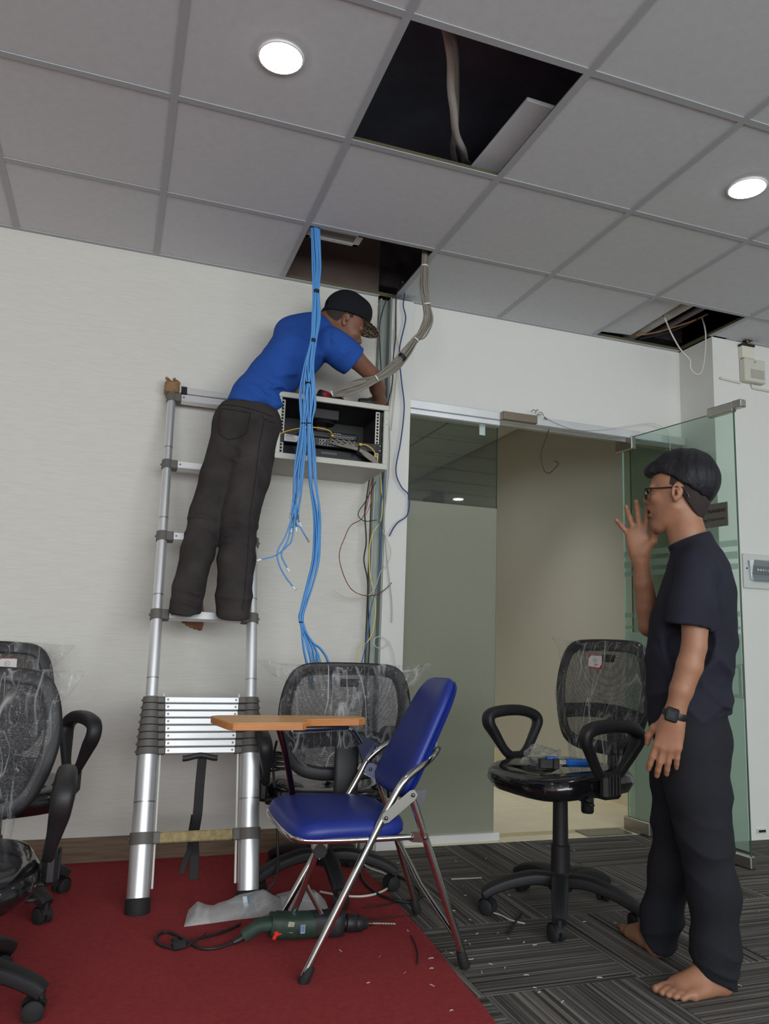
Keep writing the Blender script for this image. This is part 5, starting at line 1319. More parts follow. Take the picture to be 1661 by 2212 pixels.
def surface_nets(D, lo, h, smooth):
    S = D < 0; n0, n1, n2 = S.shape
    cnt = np.zeros((n0 - 1, n1 - 1, n2 - 1), np.int8)
    for a in (0, 1):
        for b in (0, 1):
            for c in (0, 1): cnt += S[a:n0 - 1 + a, b:n1 - 1 + b, c:n2 - 1 + c]
    cells = np.argwhere((cnt > 0) & (cnt < 8))
    idx = np.full(cnt.shape, -1, np.int32); idx[tuple(cells.T)] = np.arange(len(cells))
    cor = {(a, b, c): D[cells[:, 0] + a, cells[:, 1] + b, cells[:, 2] + c].astype(float) for a in (0, 1) for b in (0, 1) for c in (0, 1)}
    acc = np.zeros((len(cells), 3)); num = np.zeros(len(cells))
    for ax in range(3):
        for a in (0, 1):
            for b in (0, 1):
                p = [a, b]; p.insert(ax, 0); q = [a, b]; q.insert(ax, 1)
                d0, d1 = cor[tuple(p)], cor[tuple(q)]
                m = (d0 < 0) != (d1 < 0); den = np.where(m, d0 - d1, 1); t = np.where(m, d0 / den, 0)
                pos = np.tile(np.array(p, float), (len(cells), 1)); pos[:, ax] = t
                acc += pos * m[:, None]; num += m
    V_ = lo + (cells + acc / num[:, None]) * h
    F = []
    for ax in range(3):
        o = [x for x in range(3) if x != ax]
        s0 = [slice(1, -1)] * 3; s1 = [slice(1, -1)] * 3; s0[ax] = slice(0, -1); s1[ax] = slice(1, None)
        A_, B_ = S[tuple(s0)], S[tuple(s1)]
        e = np.argwhere(A_ != B_); ins = A_[tuple(e.T)]
        base = e.copy(); base[:, o[0]] += 1; base[:, o[1]] += 1
        quad = []
        for (u, w_) in ((-1, -1), (0, -1), (0, 0), (-1, 0)):
            q = base.copy(); q[:, o[0]] += u; q[:, o[1]] += w_
            quad.append(idx[tuple(q.T)])
        Q = np.stack(quad, 1)
        flip = ins if ax != 1 else ~ins
        Q[~flip] = Q[~flip][:, ::-1]
        F.append(Q)
    F = np.concatenate(F); F = F[(F >= 0).all(1)]
    for _ in range(smooth):
        a = np.concatenate([F[:, 0], F[:, 1], F[:, 2], F[:, 3]]); b = np.concatenate([F[:, 1], F[:, 2], F[:, 3], F[:, 0]])
        sm = np.zeros_like(V_); c = np.zeros(len(V_))
        for ax in range(3):
            sm[:, ax] = np.bincount(a, V_[b, ax], len(V_)) + np.bincount(b, V_[a, ax], len(V_))
        c = np.bincount(a, minlength=len(V_)) + np.bincount(b, minlength=len(V_))
        V_ = V_ + .5 * (sm / np.maximum(c, 1)[:, None] - V_)
    return V_, F
def ripple(c, r, n, freq, amp, warp=1.0, seed=0.0):
    "soft cloth folds around c: crests across direction n"
    c = np.array(c, float); n = np.array(n, float) / np.linalg.norm(n)
    def f(P):
        q = P - c; w_ = np.exp(-((q * q).sum(1)) / (r * r))
        ph = (q @ n) * freq + warp * np.sin(P[:, 0] * 23 + seed) + warp * np.sin(P[:, 1] * 19 + P[:, 2] * 13 + seed * 2)
        side = .65 + .35 * np.sin(P[:, 0] * 31 + P[:, 1] * 37 + seed * 5)      # creases fade in and out round the limb
        return -1.45 * amp * w_ * side * (2.2 * (1 - np.abs(np.sin(ph * .5))) ** 1.8 - .6)
    f.ball = (c, 2.3 * r)
    return f
def fold(a, b, wid, amp):
    "one raised crease along a-b"
    a = np.array(a, float); b = np.array(b, float); ba = b - a; L2 = ba @ ba
    def f(P):
        t = np.clip((P - a) @ ba / L2, 0, 1); q = P - a - t[:, None] * ba
        return -1.5 * amp * np.exp(-(q * q).sum(1) / (wid * wid)) * np.sin(np.pi * np.clip(t * .9 + .05, 0, 1))
    f.ball = ((a + b) / 2, math.sqrt(L2) / 2 + 2.5 * wid)
    return f

# ---- anatomy in a local frame, written into a Field through a transform T(point) and its rotation R (columns)
class Frame:
    def __init__(self, o, x, y, z, s=1.0):
        self.o = np.array(o, float); self.R = np.stack([np.array(v, float) / np.linalg.norm(v) for v in (x, y, z)], 1); self.s = s
    def __call__(self, *p):
        p = np.array(p[0] if len(p) == 1 else p, float); return self.o + self.R @ (p * self.s)
    def d(self, *p): return self.R @ np.array(p, float)
def head_field(F, T, mouth=.0):
    s = T.s; R = T.R
    E = lambda c, r, k=.02, op='u': F.ell(T(c), np.array(r) * s, k * s, op, R)
    C = lambda a, b, ra, rb, k=.02, op='u': F.cone(T(a), T(b), ra * s, rb * s, k * s, op)
    E((-.012, 0, .038), (.094, .074, .088)); E((.035, 0, .045), (.050, .060, .060), .03)
    E((.030, 0, -.028), (.060, .058, .078), .03)
    for y in (1, -1):
        C((.000, .050 * y, -.046), (.058, .018 * y, -.094 - mouth), .017, .016, .03)     # jaw
        E((.066, .036 * y, -.012), (.018, .020, .016), .025)                    # cheek bone
        E((.080, .030 * y, .026), (.012, .024, .008), .014)                     # brow ridge
    C((.066, .0, -.097 - mouth), (.072, 0, -.092 - mouth), .020, .017, .025)                       # chin
    C((.083, 0, .018), (.107, 0, -.014), .0085, .0120, .012); E((.092, .011, -.018), (.011, .009, .008), .010); E((.092, -.011, -.018), (.011, .009, .008), .010)
    E((.080, 0, -.044), (.016, .026, .018), .02)
    for y in (1, -1): E((.092, .032 * y, .006), (.016, .017, .010), .012, 's')         # eye sockets
    E((.0925, 0, -.0445), (.010, .022, .0065), .006); E((.0885, 0, -.0600 - mouth * 1.0), (.010, .019, .0070), .006)
    E((.098, 0, -.0520 - mouth * .5), (.018, .019, .0022 + mouth * .45), .004, 's')
    for y in (1, -1):
        a, b = T(-.006, .072 * y, .004), T(-.016, .088 * y, .012)
        Rx = np.stack([T.d(.95, .25 * y, .10), T.d(-.25, .95 * y, .05), T.d(-.1, 0, 1)], 1)
        F.ell(T(-.010, .0795 * y, .004), np.array((.0185, .0085, .032)) * s, .005 * s, 'u', Rx)
        F.ell(T(-.004, .0880 * y, .006), np.array((.0120, .0065, .021)) * s, .003 * s, 's', Rx)
        F.ell(T(-.003, .0830 * y, -.004), np.array((.0075, .0085, .010)) * s, .003 * s, 's', Rx)
        F.cone(T(.0005, .0825 * y, .000), T(.0015, .0815 * y, -.008), .0042 * s, .0040 * s, .003 * s)
        F.cone(T(-.010, .0875 * y, .010), T(-.014, .0875 * y, -.006), .0032 * s, .0028 * s, .003 * s)
        F.ell(T(-.005, .0785 * y, -.024), np.array((.0085, .0060, .010)) * s, .005 * s, 'u', Rx)
def hand_field(F, T, m, curl=((.25, .35, .25),) * 4, splay=(.10, .02, -.06, -.16), thumb=((.050, .044, -.012), (.072, .056, -.020), (.092, .060, -.026))):
    "wrist at the origin, +x to the fingers, +y (times m) to the thumb, +z the back of the hand"
    s = T.s; Y = lambda p: T(p[0], p[1] * m, p[2])
    C = lambda a, b, ra, rb, k=.008: F.cone(Y(a), Y(b), ra * s, rb * s, k * s)
    kn = [(.088, .027, 0), (.092, .006, .002), (.087, -.014, .001), (.078, -.033, -.003)]
    F.cone(Y((-.01, 0, 0)), Y((.02, 0, 0)), .026 * s, .026 * s, .02 * s, 'u', T.d(0, 0, 1), .68)
    for i, k_ in enumerate(kn): C((.010, k_[1] * .55, 0), k_, .0150, .0118, .018)
    F.ell(Y((.050, -.004, -.006)), np.array((.042, .032, .012)) * s, .015 * s, 'u', np.stack([T.d(1, 0, 0), T.d(0, 1, 0), T.d(0, 0, 1)], 1))
    C((.015, .014, -.006), thumb[0], .0150, .0128, .018); C(thumb[0], thumb[1], .0115, .0105); C(thumb[1], thumb[2], .0105, .0075)
    ln = [(.040, .024, .020), (.044, .028, .021), (.041, .026, .020), (.032, .019, .018)]
    rr = [.0106, .0108, .0103, .0092]
    for i in range(4):
        p = np.array(kn[i]); a = 0.0; sp = splay[i]
        for q in range(3):
            a += curl[i][q]
            d = np.array([math.cos(a) * math.cos(sp), math.cos(a) * math.sin(sp), -math.sin(a)])
            n = p + d * ln[i][q]
            C(tuple(p), tuple(n), rr[i] * (1 - .07 * q), rr[i] * (1 - .07 * (q + 1)), .004 if q else .006); p = n
def foot_field(F, T, m):
    "heel on the ground at the origin, +x to the toes, +y (times m) to the big-toe side"
    s = T.s; Y = lambda p: T(p[0], p[1] * m, p[2])
    C = lambda a, b, ra, rb, k=.015: F.cone(Y(a), Y(b), ra * s, rb * s, k * s)
    C((.030, 0, .030), (.036, 0, .036), .029, .028); C((.034, .0, .04), (.046, .002, .085), .030, .033, .02)
    C((.034, .004, .030), (.168, .024, .0225), .028, .0215, .02); C((.034, -.008, .026), (.150, -.032, .0175), .025, .0165, .02)
    C((.055, .004, .075), (.150, .012, .030), .031, .022, .025); C((.10, 0, .030), (.165, -.004, .020), .030, .0195, .02)
    C((.172, .027, .0185), (.206, .029, .0160), .0175, .0135, .010); C((.206, .029, .016), (.232, .0275, .0145), .0138, .0120, .006)
    for y, x0, x1, r in ((.0075, .178, .226, .0098), (-.0085, .172, .217, .0094), (-.0230, .164, .205, .0090), (-.0365, .154, .190, .0086)):
        C((x0, y, .017), (x1 - .018, y * 1.03, .0185), .0120, r, .010); C((x1 - .018, y * 1.03, .0185), (x1, y * 1.03, .0120), r, r, .004)

def skin(name, rgb, sss=.1):
    m = pm(name, rgb, .52, var=.07, vscale=28, bump=.05, bscale=420)
    b = m.node_tree.nodes['Principled BSDF']
    b.inputs['Subsurface Weight'].default_value = sss; b.inputs['Subsurface Radius'].default_value = (.010, .004, .002); b.inputs['Subsurface Scale'].default_value = .6
    return m
def cloth(name, rgb, rough=.9, sheen=.0, **k): return pm(name, rgb, rough, bump=.12, bscale=900, sheen=sheen, spec=.25, **k)
# ================================================================= the man in black, standing at the right
M_skin2 = skin('warm_skin', (158, 112, 86), .05)
M_tee = cloth('navy_black_tee', (38, 39, 50), var=.10, vscale=6); M_trou2 = cloth('black_trousers', (33, 34, 39), var=.12, vscale=5)
M_hair = pm('black_hair', (21, 21, 26), .55, var=.5, vscale=90, bump=.35, bscale=260, stretch=(1, 1, .22), spec=.35)
M_fade = pm('shaved_hair', (46, 38, 35), .85, var=.22, vscale=260)
o2 = empty('person', (1.68, -1.0, 0), 0, 'barefoot man with glasses in a black t-shirt, standing with one hand at his mouth', 'person')
PF = Vector((-.76, .65, 0)).normalized(); PL = Vector((-PF.y, PF.x, 0))
o2.rotation_euler = (0, 0, math.atan2(PF.y, PF.x))
# local axes: x = the way he faces, y = his left (towards the viewer), z up
B2 = Field()
_hy, _hp = rad(-11), rad(3)
HD = Frame((.012, -.004, 1.456), (math.cos(_hy) * math.cos(_hp), math.sin(_hy) * math.cos(_hp), math.sin(_hp)), (-math.sin(_hy), math.cos(_hy), 0), (-math.cos(_hy) * math.sin(_hp), -math.sin(_hy) * math.sin(_hp), math.cos(_hp)), .98)
head_field(B2, HD, mouth=.006)
B2.chain([(-.003, 0, 1.405), (-.010, 0, 1.33), (-.028, 0, 1.25)], [.0495, .051, .056], .018)
B2.cone((.026, 0, 1.355), (-.002, 0, 1.265), .026, .042, .02)
for y in (1, -1): B2.cone((-.035, .03 * y, 1.258), (-.045, .12 * y, 1.205), .036, .036, .02)
B2.chain([(-.03, 0, 1.20), (-.02, 0, 1.05), (0, 0, .90), (0, 0, .80)], [.075, .07, .07, .08], .03, u=(0, 1, 0), ratio=1.3)
for y in (1, -1): B2.ell((-.03, .14 * y, 1.195), (.042, .040, .048), .03)
# near (left) arm, hanging
sh, el, wr = (-.032, .160, 1.195), (-.018, .198, .972), (.044, .205, .764)
B2.chain([sh, (-.026, .185, 1.09), el], [.043, .042, .0345], .008); B2.chain([el, (-.004, .201, .915), (.020, .204, .845), wr], [.0350, .0368, .0330, .0245], .008)
HN = Frame(wr, (.26, .02, -1.0), (1, -.16, .26), (.10, 1, .05), .97)
hand_field(B2, HN, 1, curl=((.10, .20, .16), (.14, .24, .16), (.20, .28, .18), (.24, .28, .18)), splay=(.10, .03, -.02, -.08), thumb=((.046, .047, -.014), (.074, .058, -.022), (.100, .057, -.030)))
# far (right) arm, bent with the hand before the mouth
el2, wr2 = (.120, -.165, 1.035), (.142, -.088, 1.272)
B2.chain([(-.030, -.160, 1.195), (.035, -.178, 1.11), el2], [.043, .041, .035], .008); B2.chain([el2, (.126, -.150, 1.10), (.134, -.120, 1.18), wr2], [.035, .0362, .0315, .0240], .008)
HR = Frame(wr2, (.06, .20, 1.0), (-1, .10, .06), (.10, -1, .20), 1.0)
hand_field(B2, HR, 1, curl=((.10, .22, .18), (.06, .14, .12), (.10, .20, .16), (.16, .34, .30)), splay=(.16, -.04, -.22, -.62), thumb=((.046, .046, -.016), (.072, .052, -.026), (.094, .046, -.030)))
# legs and feet
FN = Frame((-.090, .045, .0), (.80, .60, 0), (.60, -.80, 0), (0, 0, 1), .98)    # near foot; big toe on its inner side
FFr = Frame((.100, -.108, .0), (.49, -.87, 0), (.87, .49, 0), (0, 0, 1), .98)
foot_field(B2, FN, 1); foot_field(B2, FFr, 1)
nl = [(-.004, .070, .78), (-.030, .082, .44), (-.048, .075, .26), (-.052, .074, .085)]
flg = [(.004, -.070, .78), (.050, -.108, .44), (.075, -.118, .26), (.122, -.142, .085)]
B2.chain(nl, [.060, .052, .048, .033], .04); B2.chain(flg, [.060, .052, .048, .033], .04)
body2 = link('body', B2.mesh('body', M_skin2, .0036, 2), o2, True)
# ---- t-shirt
S = Field()
tz = [(1.275, -.042, .066, .066), (1.235, -.040, .092, .128), (1.16, -.034, .112, .165), (1.05, -.018, .132, .168), (.93, -.006, .134, .160), (.85, .002, .126, .156), (.77, .000, .126, .160), (.705, -.002, .122, .160)]
zz = np.array([t[0] for t in tz])[::-1]; cx_ = np.array([t[1] for t in tz])[::-1]; rx_ = np.array([t[2] for t in tz])[::-1]; ry_ = np.array([t[3] for t in tz])[::-1]
def loft_field(Fd, zz, cx, cy, rx, ry, k=.03, op='u'):
    z0, z1 = zz[0], zz[-1]
    def f(P):
        z = np.clip(P[:, 2], z0, z1); c = np.interp(z, zz, cx); cyy = np.interp(z, zz, cy) if np.ndim(cy) else cy
        a = np.interp(z, zz, rx); b = np.interp(z, zz, ry)
        q = np.sqrt(((P[:, 0] - c) / a) ** 2 + ((P[:, 1] - cyy) / b) ** 2)
        d = (q - 1) * np.minimum(a, b)
        e = np.maximum(P[:, 2] - z1, z0 - P[:, 2])
        return np.where(e > 0, np.sqrt(np.maximum(d, 0) ** 2 + e ** 2), np.maximum(d, e))
    return Fd._add(f, ((cx.min() + cx.max()) / 2, 0, (z0 + z1) / 2), math.hypot((z1 - z0) / 2, max(rx.max(), ry.max())) + .03, op, k)
loft_field(S, zz, cx_, 0.0, rx_, ry_)
for y in (1, -1): S.cone((-.038, .05 * y, 1.262), (-.036, .145 * y, 1.212), .050, .052, .035)
S.chain([(-.034, .155, 1.198), (-.016, .190, 1.09), (.002, .205, 1.005)], [.058, .064, .066], .022)
S.chain([(-.030, -.155, 1.195), (.030, -.178, 1.11), (.070, -.182, 1.055)], [.058, .060, .062], .025)
S.cone((-.020, 0, 1.318), (-.032, 0, 1.250), .0635, .080, .02)
# folds
S.mod(ripple((.03, .12, .86), .15, (.35, 0, 1), 62, .0075, 1.1, 1)).mod(ripple((-.09, .10, .84), .12, (-.5, 0, 1), 70, .008, 1.0, 4)).mod(ripple((.07, .16, 1.0), .09, (.7, 0, 1), 60, .006, .9, 2))
S.mod(fold((-.10, .12, 1.22), (-.11, .15, 1.02), .014, .007)).mod(fold((-.07, .16, 1.20), (-.085, .17, 1.06), .012, -.006)).mod(fold((.10, .09, 1.05), (.02, .17, .90), .016, .006)).mod(fold((.10, .10, .97), (.0, .16, .83), .015, .006)).mod(fold((-.12, .06, .90), (.02, .15, .80), .015, .006))
S.mod(ripple((.00, .20, 1.10), .07, (.8, .2, .5), 55, .003, .8, 3)).mod(ripple((-.1, 0, 1.0), .2, (.2, .3, 1), 34, .003, 1.3, 6))
# openings: neck, sleeves, hem
S.plane((0, 0, 1.0), (0, 0, 1), 0) if False else None
S.localclip((-.017, 0, 1.310), (.38, 0, 1), (-.01, 0, 1.33), .11)
S.cone((-.008, 0, 1.40), (-.026, 0, 1.262), .0545, .0560, .003, 's')
S.localclip((.002, .205, 1.030), (.16, .05, -1), (.004, .207, .985), .105)
S.cone((-.018, .194, 1.075), (.004, .207, .96), .050, .054, .003, 's')
S.localclip((.062, -.182, 1.085), (.75, 0, -.66), (.09, -.18, 1.04), .10)
S.cone((.045, -.181, 1.11), (.09, -.182, 1.03), .048, .052, .003, 's')
S.localclip((0, 0, .735), (-.28, 0, -1), (0, 0, .66), .25)
cr_ = []
for i in range(32):
    a_ = 2 * math.pi * i / 32
    x_ = -.017 + .0625 * math.cos(a_); y_ = .0625 * math.sin(a_)
    cr_.append(V(x_, y_, 1.303 - .38 * (x_ + .017)))
shirt = link('t_shirt', S.mesh('t_shirt', M_tee, .0048, 2), o2, True)
MB().sweep(cr_, .0030, .0105, n=10, closed=True, power=3, up=(.38, 0, 1)).build('collar', M_tee, shirt, rel=True, angle=80)
# sewn seams of the shirt
def seam(P, r, m, par, name='seam'): return MB().sweep(catmull(P, 5), r, n=6).build(name, m, par, rel=True, angle=80)
seam([(-.018, .066, 1.300), (-.034, .100, 1.272), (-.038, .135, 1.258), (-.038, .150, 1.252)], .0022, M_tee, shirt, 'shoulder_seam')
# ---- trousers
Tr = Field()
Tr.chain([(-.004, 0, .79), (-.004, 0, .70)], [.102, .112], .04, u=(0, 1, 0), ratio=1.22)
for y in (1, -1): Tr.ell((-.032, .062 * y, .685), (.078, .085, .085), .05)
Tr.chain([(.004, .080, .70), (-.018, .086, .55), (-.030, .086, .43), (-.052, .080, .27), (-.052, .078, .12), (-.052, .074, .010)], [.094, .086, .073, .067, .062, .055], .04)
Tr.chain([(.012, -.080, .70), (.034, -.092, .55), (.046, -.104, .43), (.066, -.112, .27), (.100, -.128, .12), (.114, -.132, .020)], [.094, .084, .070, .064, .058, .054], .04)
Tr.mod(ripple((-.04, .09, .40), .11, (-.5, .1, 1), 68, .0042, 1.2, 2)).mod(ripple((-.05, .08, .08), .08, (-.2, 0, 1), 105, .0065, 1.2, 5)).mod(ripple((.10, -.13, .10), .08, (.5, 0, 1), 95, .006, 1.2, 1)).mod(ripple((-.05, .08, .60), .10, (.3, 0, 1), 62, .0026, 1.2, 8)).mod(ripple((.05, -.1, .42), .09, (.2, 0, 1), 70, .005, 1.2, 3))
Tr.mod(fold((.055, .12, .66), (-.075, .15, .46), .016, .008)).mod(fold((.05, .10, .46), (-.06, .15, .36), .015, .007)).mod(fold((.03, .12, .50), (-.05, .15, .42), .012, -.005)).mod(fold((-.09, .10, .62), (.0, .17, .56), .013, .006))
Tr.localclip((-.050, .076, .034), (.36, .15, -1), (-.050, .076, .0), .12)
Tr.localclip((.118, -.138, .062), (.42, -.74, -1), (.118, -.140, .02), .12)
trousers = link('trousers', Tr.mesh('trousers', M_trou2, .0050, 2), o2, True)
seam([(-.094, .11, .70), (-.10, .10, .55), (-.098, .115, .45), (-.10, .112, .30), (-.10, .108, .16), (-.096, .10, .05)], .0012, M_trou2, trousers) if False else None
# ---- hair
H = Field()
E = lambda c, r, k=.02, op='u': H.ell(HD(c), np.array(r) * HD.s, k, op, HD.R)
E((-.018, 0, .048), (.106, .090, .104)); E((.040, 0, .090), (.068, .072, .044), .03); E((-.058, 0, .066), (.058, .076, .066), .03); E((-.01, 0, .122), (.07, .055, .034), .03)
E((.086, 0, .080), (.024, .058, .024), .02)
# swept locks on top and a small tuft at the crown
def lockf(P):
    q = (P - HD.o) @ HD.R
    ang = np.arctan2(q[:, 1], q[:, 0] + .055)
    return -.0008 * np.sin(ang * 23 + 3 * np.sin(q[:, 0] * 22) + q[:, 2] * 25) * np.clip((q[:, 2] - .02) / .05, 0, 1) - .0010 * np.sin(q[:, 0] * 120 + q[:, 1] * 70)
H.mod(lockf)
# lower edge: level fringe in front, falling towards the nape
def hairline(P):
    q = (P - HD.o) @ HD.R
    line = np.interp(q[:, 0], [-.14, -.10, -.055, .0, .04, .12], [-.034, -.022, .012, .046, .066, .066])
    return line - q[:, 2] + .003 * np.sin(q[:, 1] * 160 + q[:, 0] * 120)
H.ops.append((hairline, None, None, 'clip', .006))
H.ell(HD(.066, 0, .030), np.array((.038, .066, .040)) * HD.s, .006, 's', HD.R)
hair2 = link('hair', H.mesh('hair', M_hair, .0034, 1), o2, True)
Hf = Field()
Hf.ell(HD(-.012, 0, .038), np.array((.0962, .0762, .0900)) * HD.s, .02, 'u', HD.R); Hf.ell(HD(-.036, 0, -.015), np.array((.056, .060, .068)) * HD.s, .03, 'u', HD.R)
Hf.cone(HD(-.024, 0, -.03), HD(-.020, 0, -.085), .0525, .0515, .02)
def fadeline(P):
    q = (P - HD.o) @ HD.R
    x = np.interp(q[:, 2], [-.085, -.06, -.035, -.01, .02, .035, .08], [-.075, -.056, -.040, -.024, .002, .056, .056])
    return np.maximum(np.maximum(q[:, 0] - x, -.072 - q[:, 2]), np.where(np.abs(q[:, 1]) > .0, -1, -1))
Hf.ops.append((fadeline, None, None, 'clip', .004))
fade2 = link('shaved_sides', Hf.mesh('shaved_sides', M_fade, .0036, 1), o2, True)
# ---- eyes, brows, glasses
M_eye = pm('eye_white', (206, 200, 194), .25); M_iris = pm('iris_brown', (36, 24, 18), .2)
def face_parts(T, par, brow_m, lip_rgb, rel=True):
    for y in (1, -1):
        e = MB().ball(T(.0715, .031 * y, .006), .0125 * T.s, 14, 10).build('eye', M_eye, par, rel=rel)
        MB().ball(T(.0808, .0315 * y, .006), (.0045 * T.s,) * 3, 10, 8).build('iris', M_iris, e, rel=rel)
        MB().sweep(catmull([T(.084, .014 * y, .026), T(.088, .030 * y, .031), T(.080, .048 * y, .025)], 4), [.0022, .003, .0032, .0035, .0035, .0034, .003, .0026, .0016], [.0022] * 9, n=6).build('eyebrow', brow_m, par, rel=rel)
        lid = MB().grid(lambda u, v: T(.0715 + .0134 * math.cos((v - .1) * 1.2) * math.cos((u - .5) * 2.4), .031 * y + .0134 * math.sin((u - .5) * 2.4), .006 + .0134 * math.sin(.25 + v * 1.1)), 8, 5)
        lid.build('eyelid', par.get('skin_ref') and None or (M_skin2 if par is o2 else M_skin1), par, rel=rel)
face_parts(HD, o2, M_hair, None)
M_frame = pm('dark_tortoise_frame', (34, 26, 24), .22, coat=.5); M_lens2 = glass('spectacle_lens', (235, 238, 236), 0)
gls = empty('glasses', (0, 0, 0)); gls.parent = o2
for y in (1, -1):
    rim = []
    for q in range(24):
        a, b = superell(2 * math.pi * q / 24, .0255, .0185, 3.2)
        rim.append(HD(.103 - .010 * abs(a + .0 + .034) * 0 - 1.2 * (max(0, abs(.034 * y + a) - .034)) ** 1.0 * .25, .034 * y + a, .004 + b))
    MB().sweep(rim, .0024, .0030, n=8, closed=True).build('rim', M_frame, gls, rel=True, angle=80)
    MB().add(rim, [tuple(range(24))]).build('lens', M_lens2, gls, rel=True, smooth=False)
    MB().sweep(catmull([HD(.099, .0600 * y, .014), HD(.092, .0690 * y, .016), HD(.050, .0765 * y, .015), HD(.0, .0800 * y, .0165), HD(-.026, .0800 * y, .014), HD(-.040, .0770 * y, -.004), HD(-.046, .0745 * y, -.018)], 4), [.0030] * 25, [.0022] * 25, n=8, up=(0, 1, 0)).build('temple_arm', M_frame, gls, rel=True, angle=80)
MB().sweep(catmull([HD(.1035, .0085, .012), HD(.108, 0, .014), HD(.1035, -.0085, .012)], 4), .0024, n=8).build('bridge', M_frame, gls, rel=True, angle=80)
MB().ball(HD(.0955, .0, -.0520), (.006, .012, .004), 10, 6).build('mouth_inside', pm('mouth_dark', (70, 34, 32), .6), o2, rel=True)
# ---- watch on the near wrist
wt = Frame((.0405, .2035, .774), (.26, .02, -1.0), (1, -.16, .26), (.10, 1, .05), 1)
M_watch = pm('watch_black', (24, 25, 29), .45)
ringp = [wt(0, .0325 * math.cos(a), .0290 * math.sin(a)) for a in [2 * math.pi * i / 28 for i in range(28)]]
wch = MB().sweep(ringp, .0020, .0105, n=10, closed=True, power=4, up=tuple(wt.R[:, 0])).build('wrist_watch', M_watch, o2, rel=True, angle=60)
WR = Matrix([[float(x) for x in row] for row in wt.R])
MB().box(wt(0, .003, .0325), (.040, .036, .0095), WR, .004).build('watch_case', M_watch, wch, rel=True)
MB().box(wt(0, .003, .0378), (.020, .022, .0012), WR, .0004).build('watch_face', pm('watch_lcd', (42, 46, 50), .15), wch, rel=True)
# ================================================================= the worker on the ladder
M_skin1 = skin('brown_skin', (128, 86, 66), .04)
M_blue_tee = cloth('royal_blue_tee', (38, 80, 160), var=.06, vscale=8)
M_jean = cloth('washed_black_jeans', (55, 51, 50), var=.30, vscale=9)
o1 = empty('person', (.33, .18, 1.03), 0, 'man in blue t-shirt, black jeans and cap on the ladder, leaning over the rack', 'person')
A_ = lambda x, y, Y: np.array(at(x, y, Y))
VD = np.array((.33, .945, .0))                      # roughly along the view
B1 = Field()
ho = A_(741, 692, .19) + np.array((.015, .074, .0))
yaw_, pit_ = rad(3), rad(-25)
hx = np.array((math.cos(yaw_) * math.cos(pit_), math.sin(yaw_) * math.cos(pit_), math.sin(pit_)))
hy = np.array((-math.sin(yaw_), math.cos(yaw_), 0)); hz = np.cross(hx, hy)
HW = Frame(ho, hx, hy, hz, 1.0)
head_field(B1, HW)
nb = A_(694, 712, .27)
B1.chain([HW(-.030, 0, -.010), HW(-.045, 0, -.060), nb], [.055, .053, .058], .03)
lsh1, rsh1 = A_(640, 712, .36), A_(727, 740, .15)
el1, wr1 = A_(806, 812, .22), A_(820, 866, .40)
B1.chain([nb, rsh1], [.05, .046], .03); B1.chain([nb, lsh1], [.05, .046], .03)
B1.chain([rsh1, A_(768, 776, .18), el1], [.044, .042, .036], .010); B1.chain([el1, A_(815, 838, .31), wr1], [.036, .037, .026], .010)
HA = Frame(wr1, (-.75, .45, -.10), (-.45, -.75, 0), (-.07, .04, 1), .95)
hand_field(B1, HA, -1, curl=((.2, .3, .2),) * 4)
le, lw = np.array((.690, .462, 2.085)), np.array((.815, .425, 2.066))
B1.chain([lsh1, A_(648, 770, .43), le], [.044, .040, .035], .01); B1.chain([le, lw], [.034, .024], .01)
HL = Frame(lw + np.array((0, 0, .004)), (.97, -.22, -.06), (-.22, -.97, 0), (.06, 0, 1), .9)
hand_field(B1, HL, 1, curl=((.2, .4, .3),) * 4)
wc, pc = A_(545, 862, .27), A_(532, 905, .27)
B1.chain([nb, A_(652, 768, .27), wc, pc], [.07, .085, .085, .095], .04, u=VD, ratio=.75)
# bare feet on the rung, toes drooping beyond it
def foot_at(arch, dx, droop, sc=.95):
    d = np.array((dx, math.sqrt(1 - dx * dx) * math.cos(droop), -math.sin(droop))); d /= np.linalg.norm(d)
    side = np.array((-d[1], d[0], 0)); side /= np.linalg.norm(side); up = np.cross(d, side)
    return Frame(np.array(arch) - d * .105 * sc, d, side, up, sc)
zr = 1.041                                           # top of the rung: the arches rest on it
FL_ = foot_at((.255, .206, zr), .14, rad(37), 1.0); FR_ = foot_at((.430, .206, zr), .06, rad(12))
hipR, kneR, ankR = A_(560, 925, .25), A_(521, 1128, .215), FR_(.044, 0, .08)
hipL, kneL, ankL = A_(500, 925, .28), A_(440, 1118, .26), FL_(.044, 0, .08)
B1.chain([hipR, kneR, ankR], [.07, .052, .034], .02); B1.chain([hipL, kneL, ankL], [.07, .052, .034], .02)
foot_field(B1, FL_, -1); foot_field(B1, FR_, 1)
body1 = link('body', B1.mesh('body', M_skin1, .0038, 2), o1)
# ---- t-shirt
S1 = Field()
S1.chain([A_(536, 882, .27), A_(552, 856, .27), A_(590, 815, .265), A_(638, 764, .26), A_(672, 728, .26)], [.098, .098, .104, .120, .112], .03, u=VD, ratio=.95)
S1.chain([nb + np.array((.0, 0, -.03)), A_(650, 716, .33)], [.062, .066], .03); S1.chain([nb + np.array((.0, 0, -.035)), A_(722, 742, .18)], [.060, .062], .03)
S1.ell(A_(632, 720, .30), (.085, .09, .075), .04)
slv = A_(765, 781, .185)
S1.chain([A_(716, 745, .17), A_(742, 764, .178), A_(770, 786, .19)], [.074, .074, .073], .025)
S1.chain([lsh1, A_(648, 770, .42), A_(655, 795, .43)], [.062, .060, .060], .03)
S1.chain([A_(560, 862, .22), A_(583, 872, .22)], [.07, .055], .03)
ax_ = A_(700, 715, .26) - A_(560, 862, .26); ax_ /= np.linalg.norm(ax_)
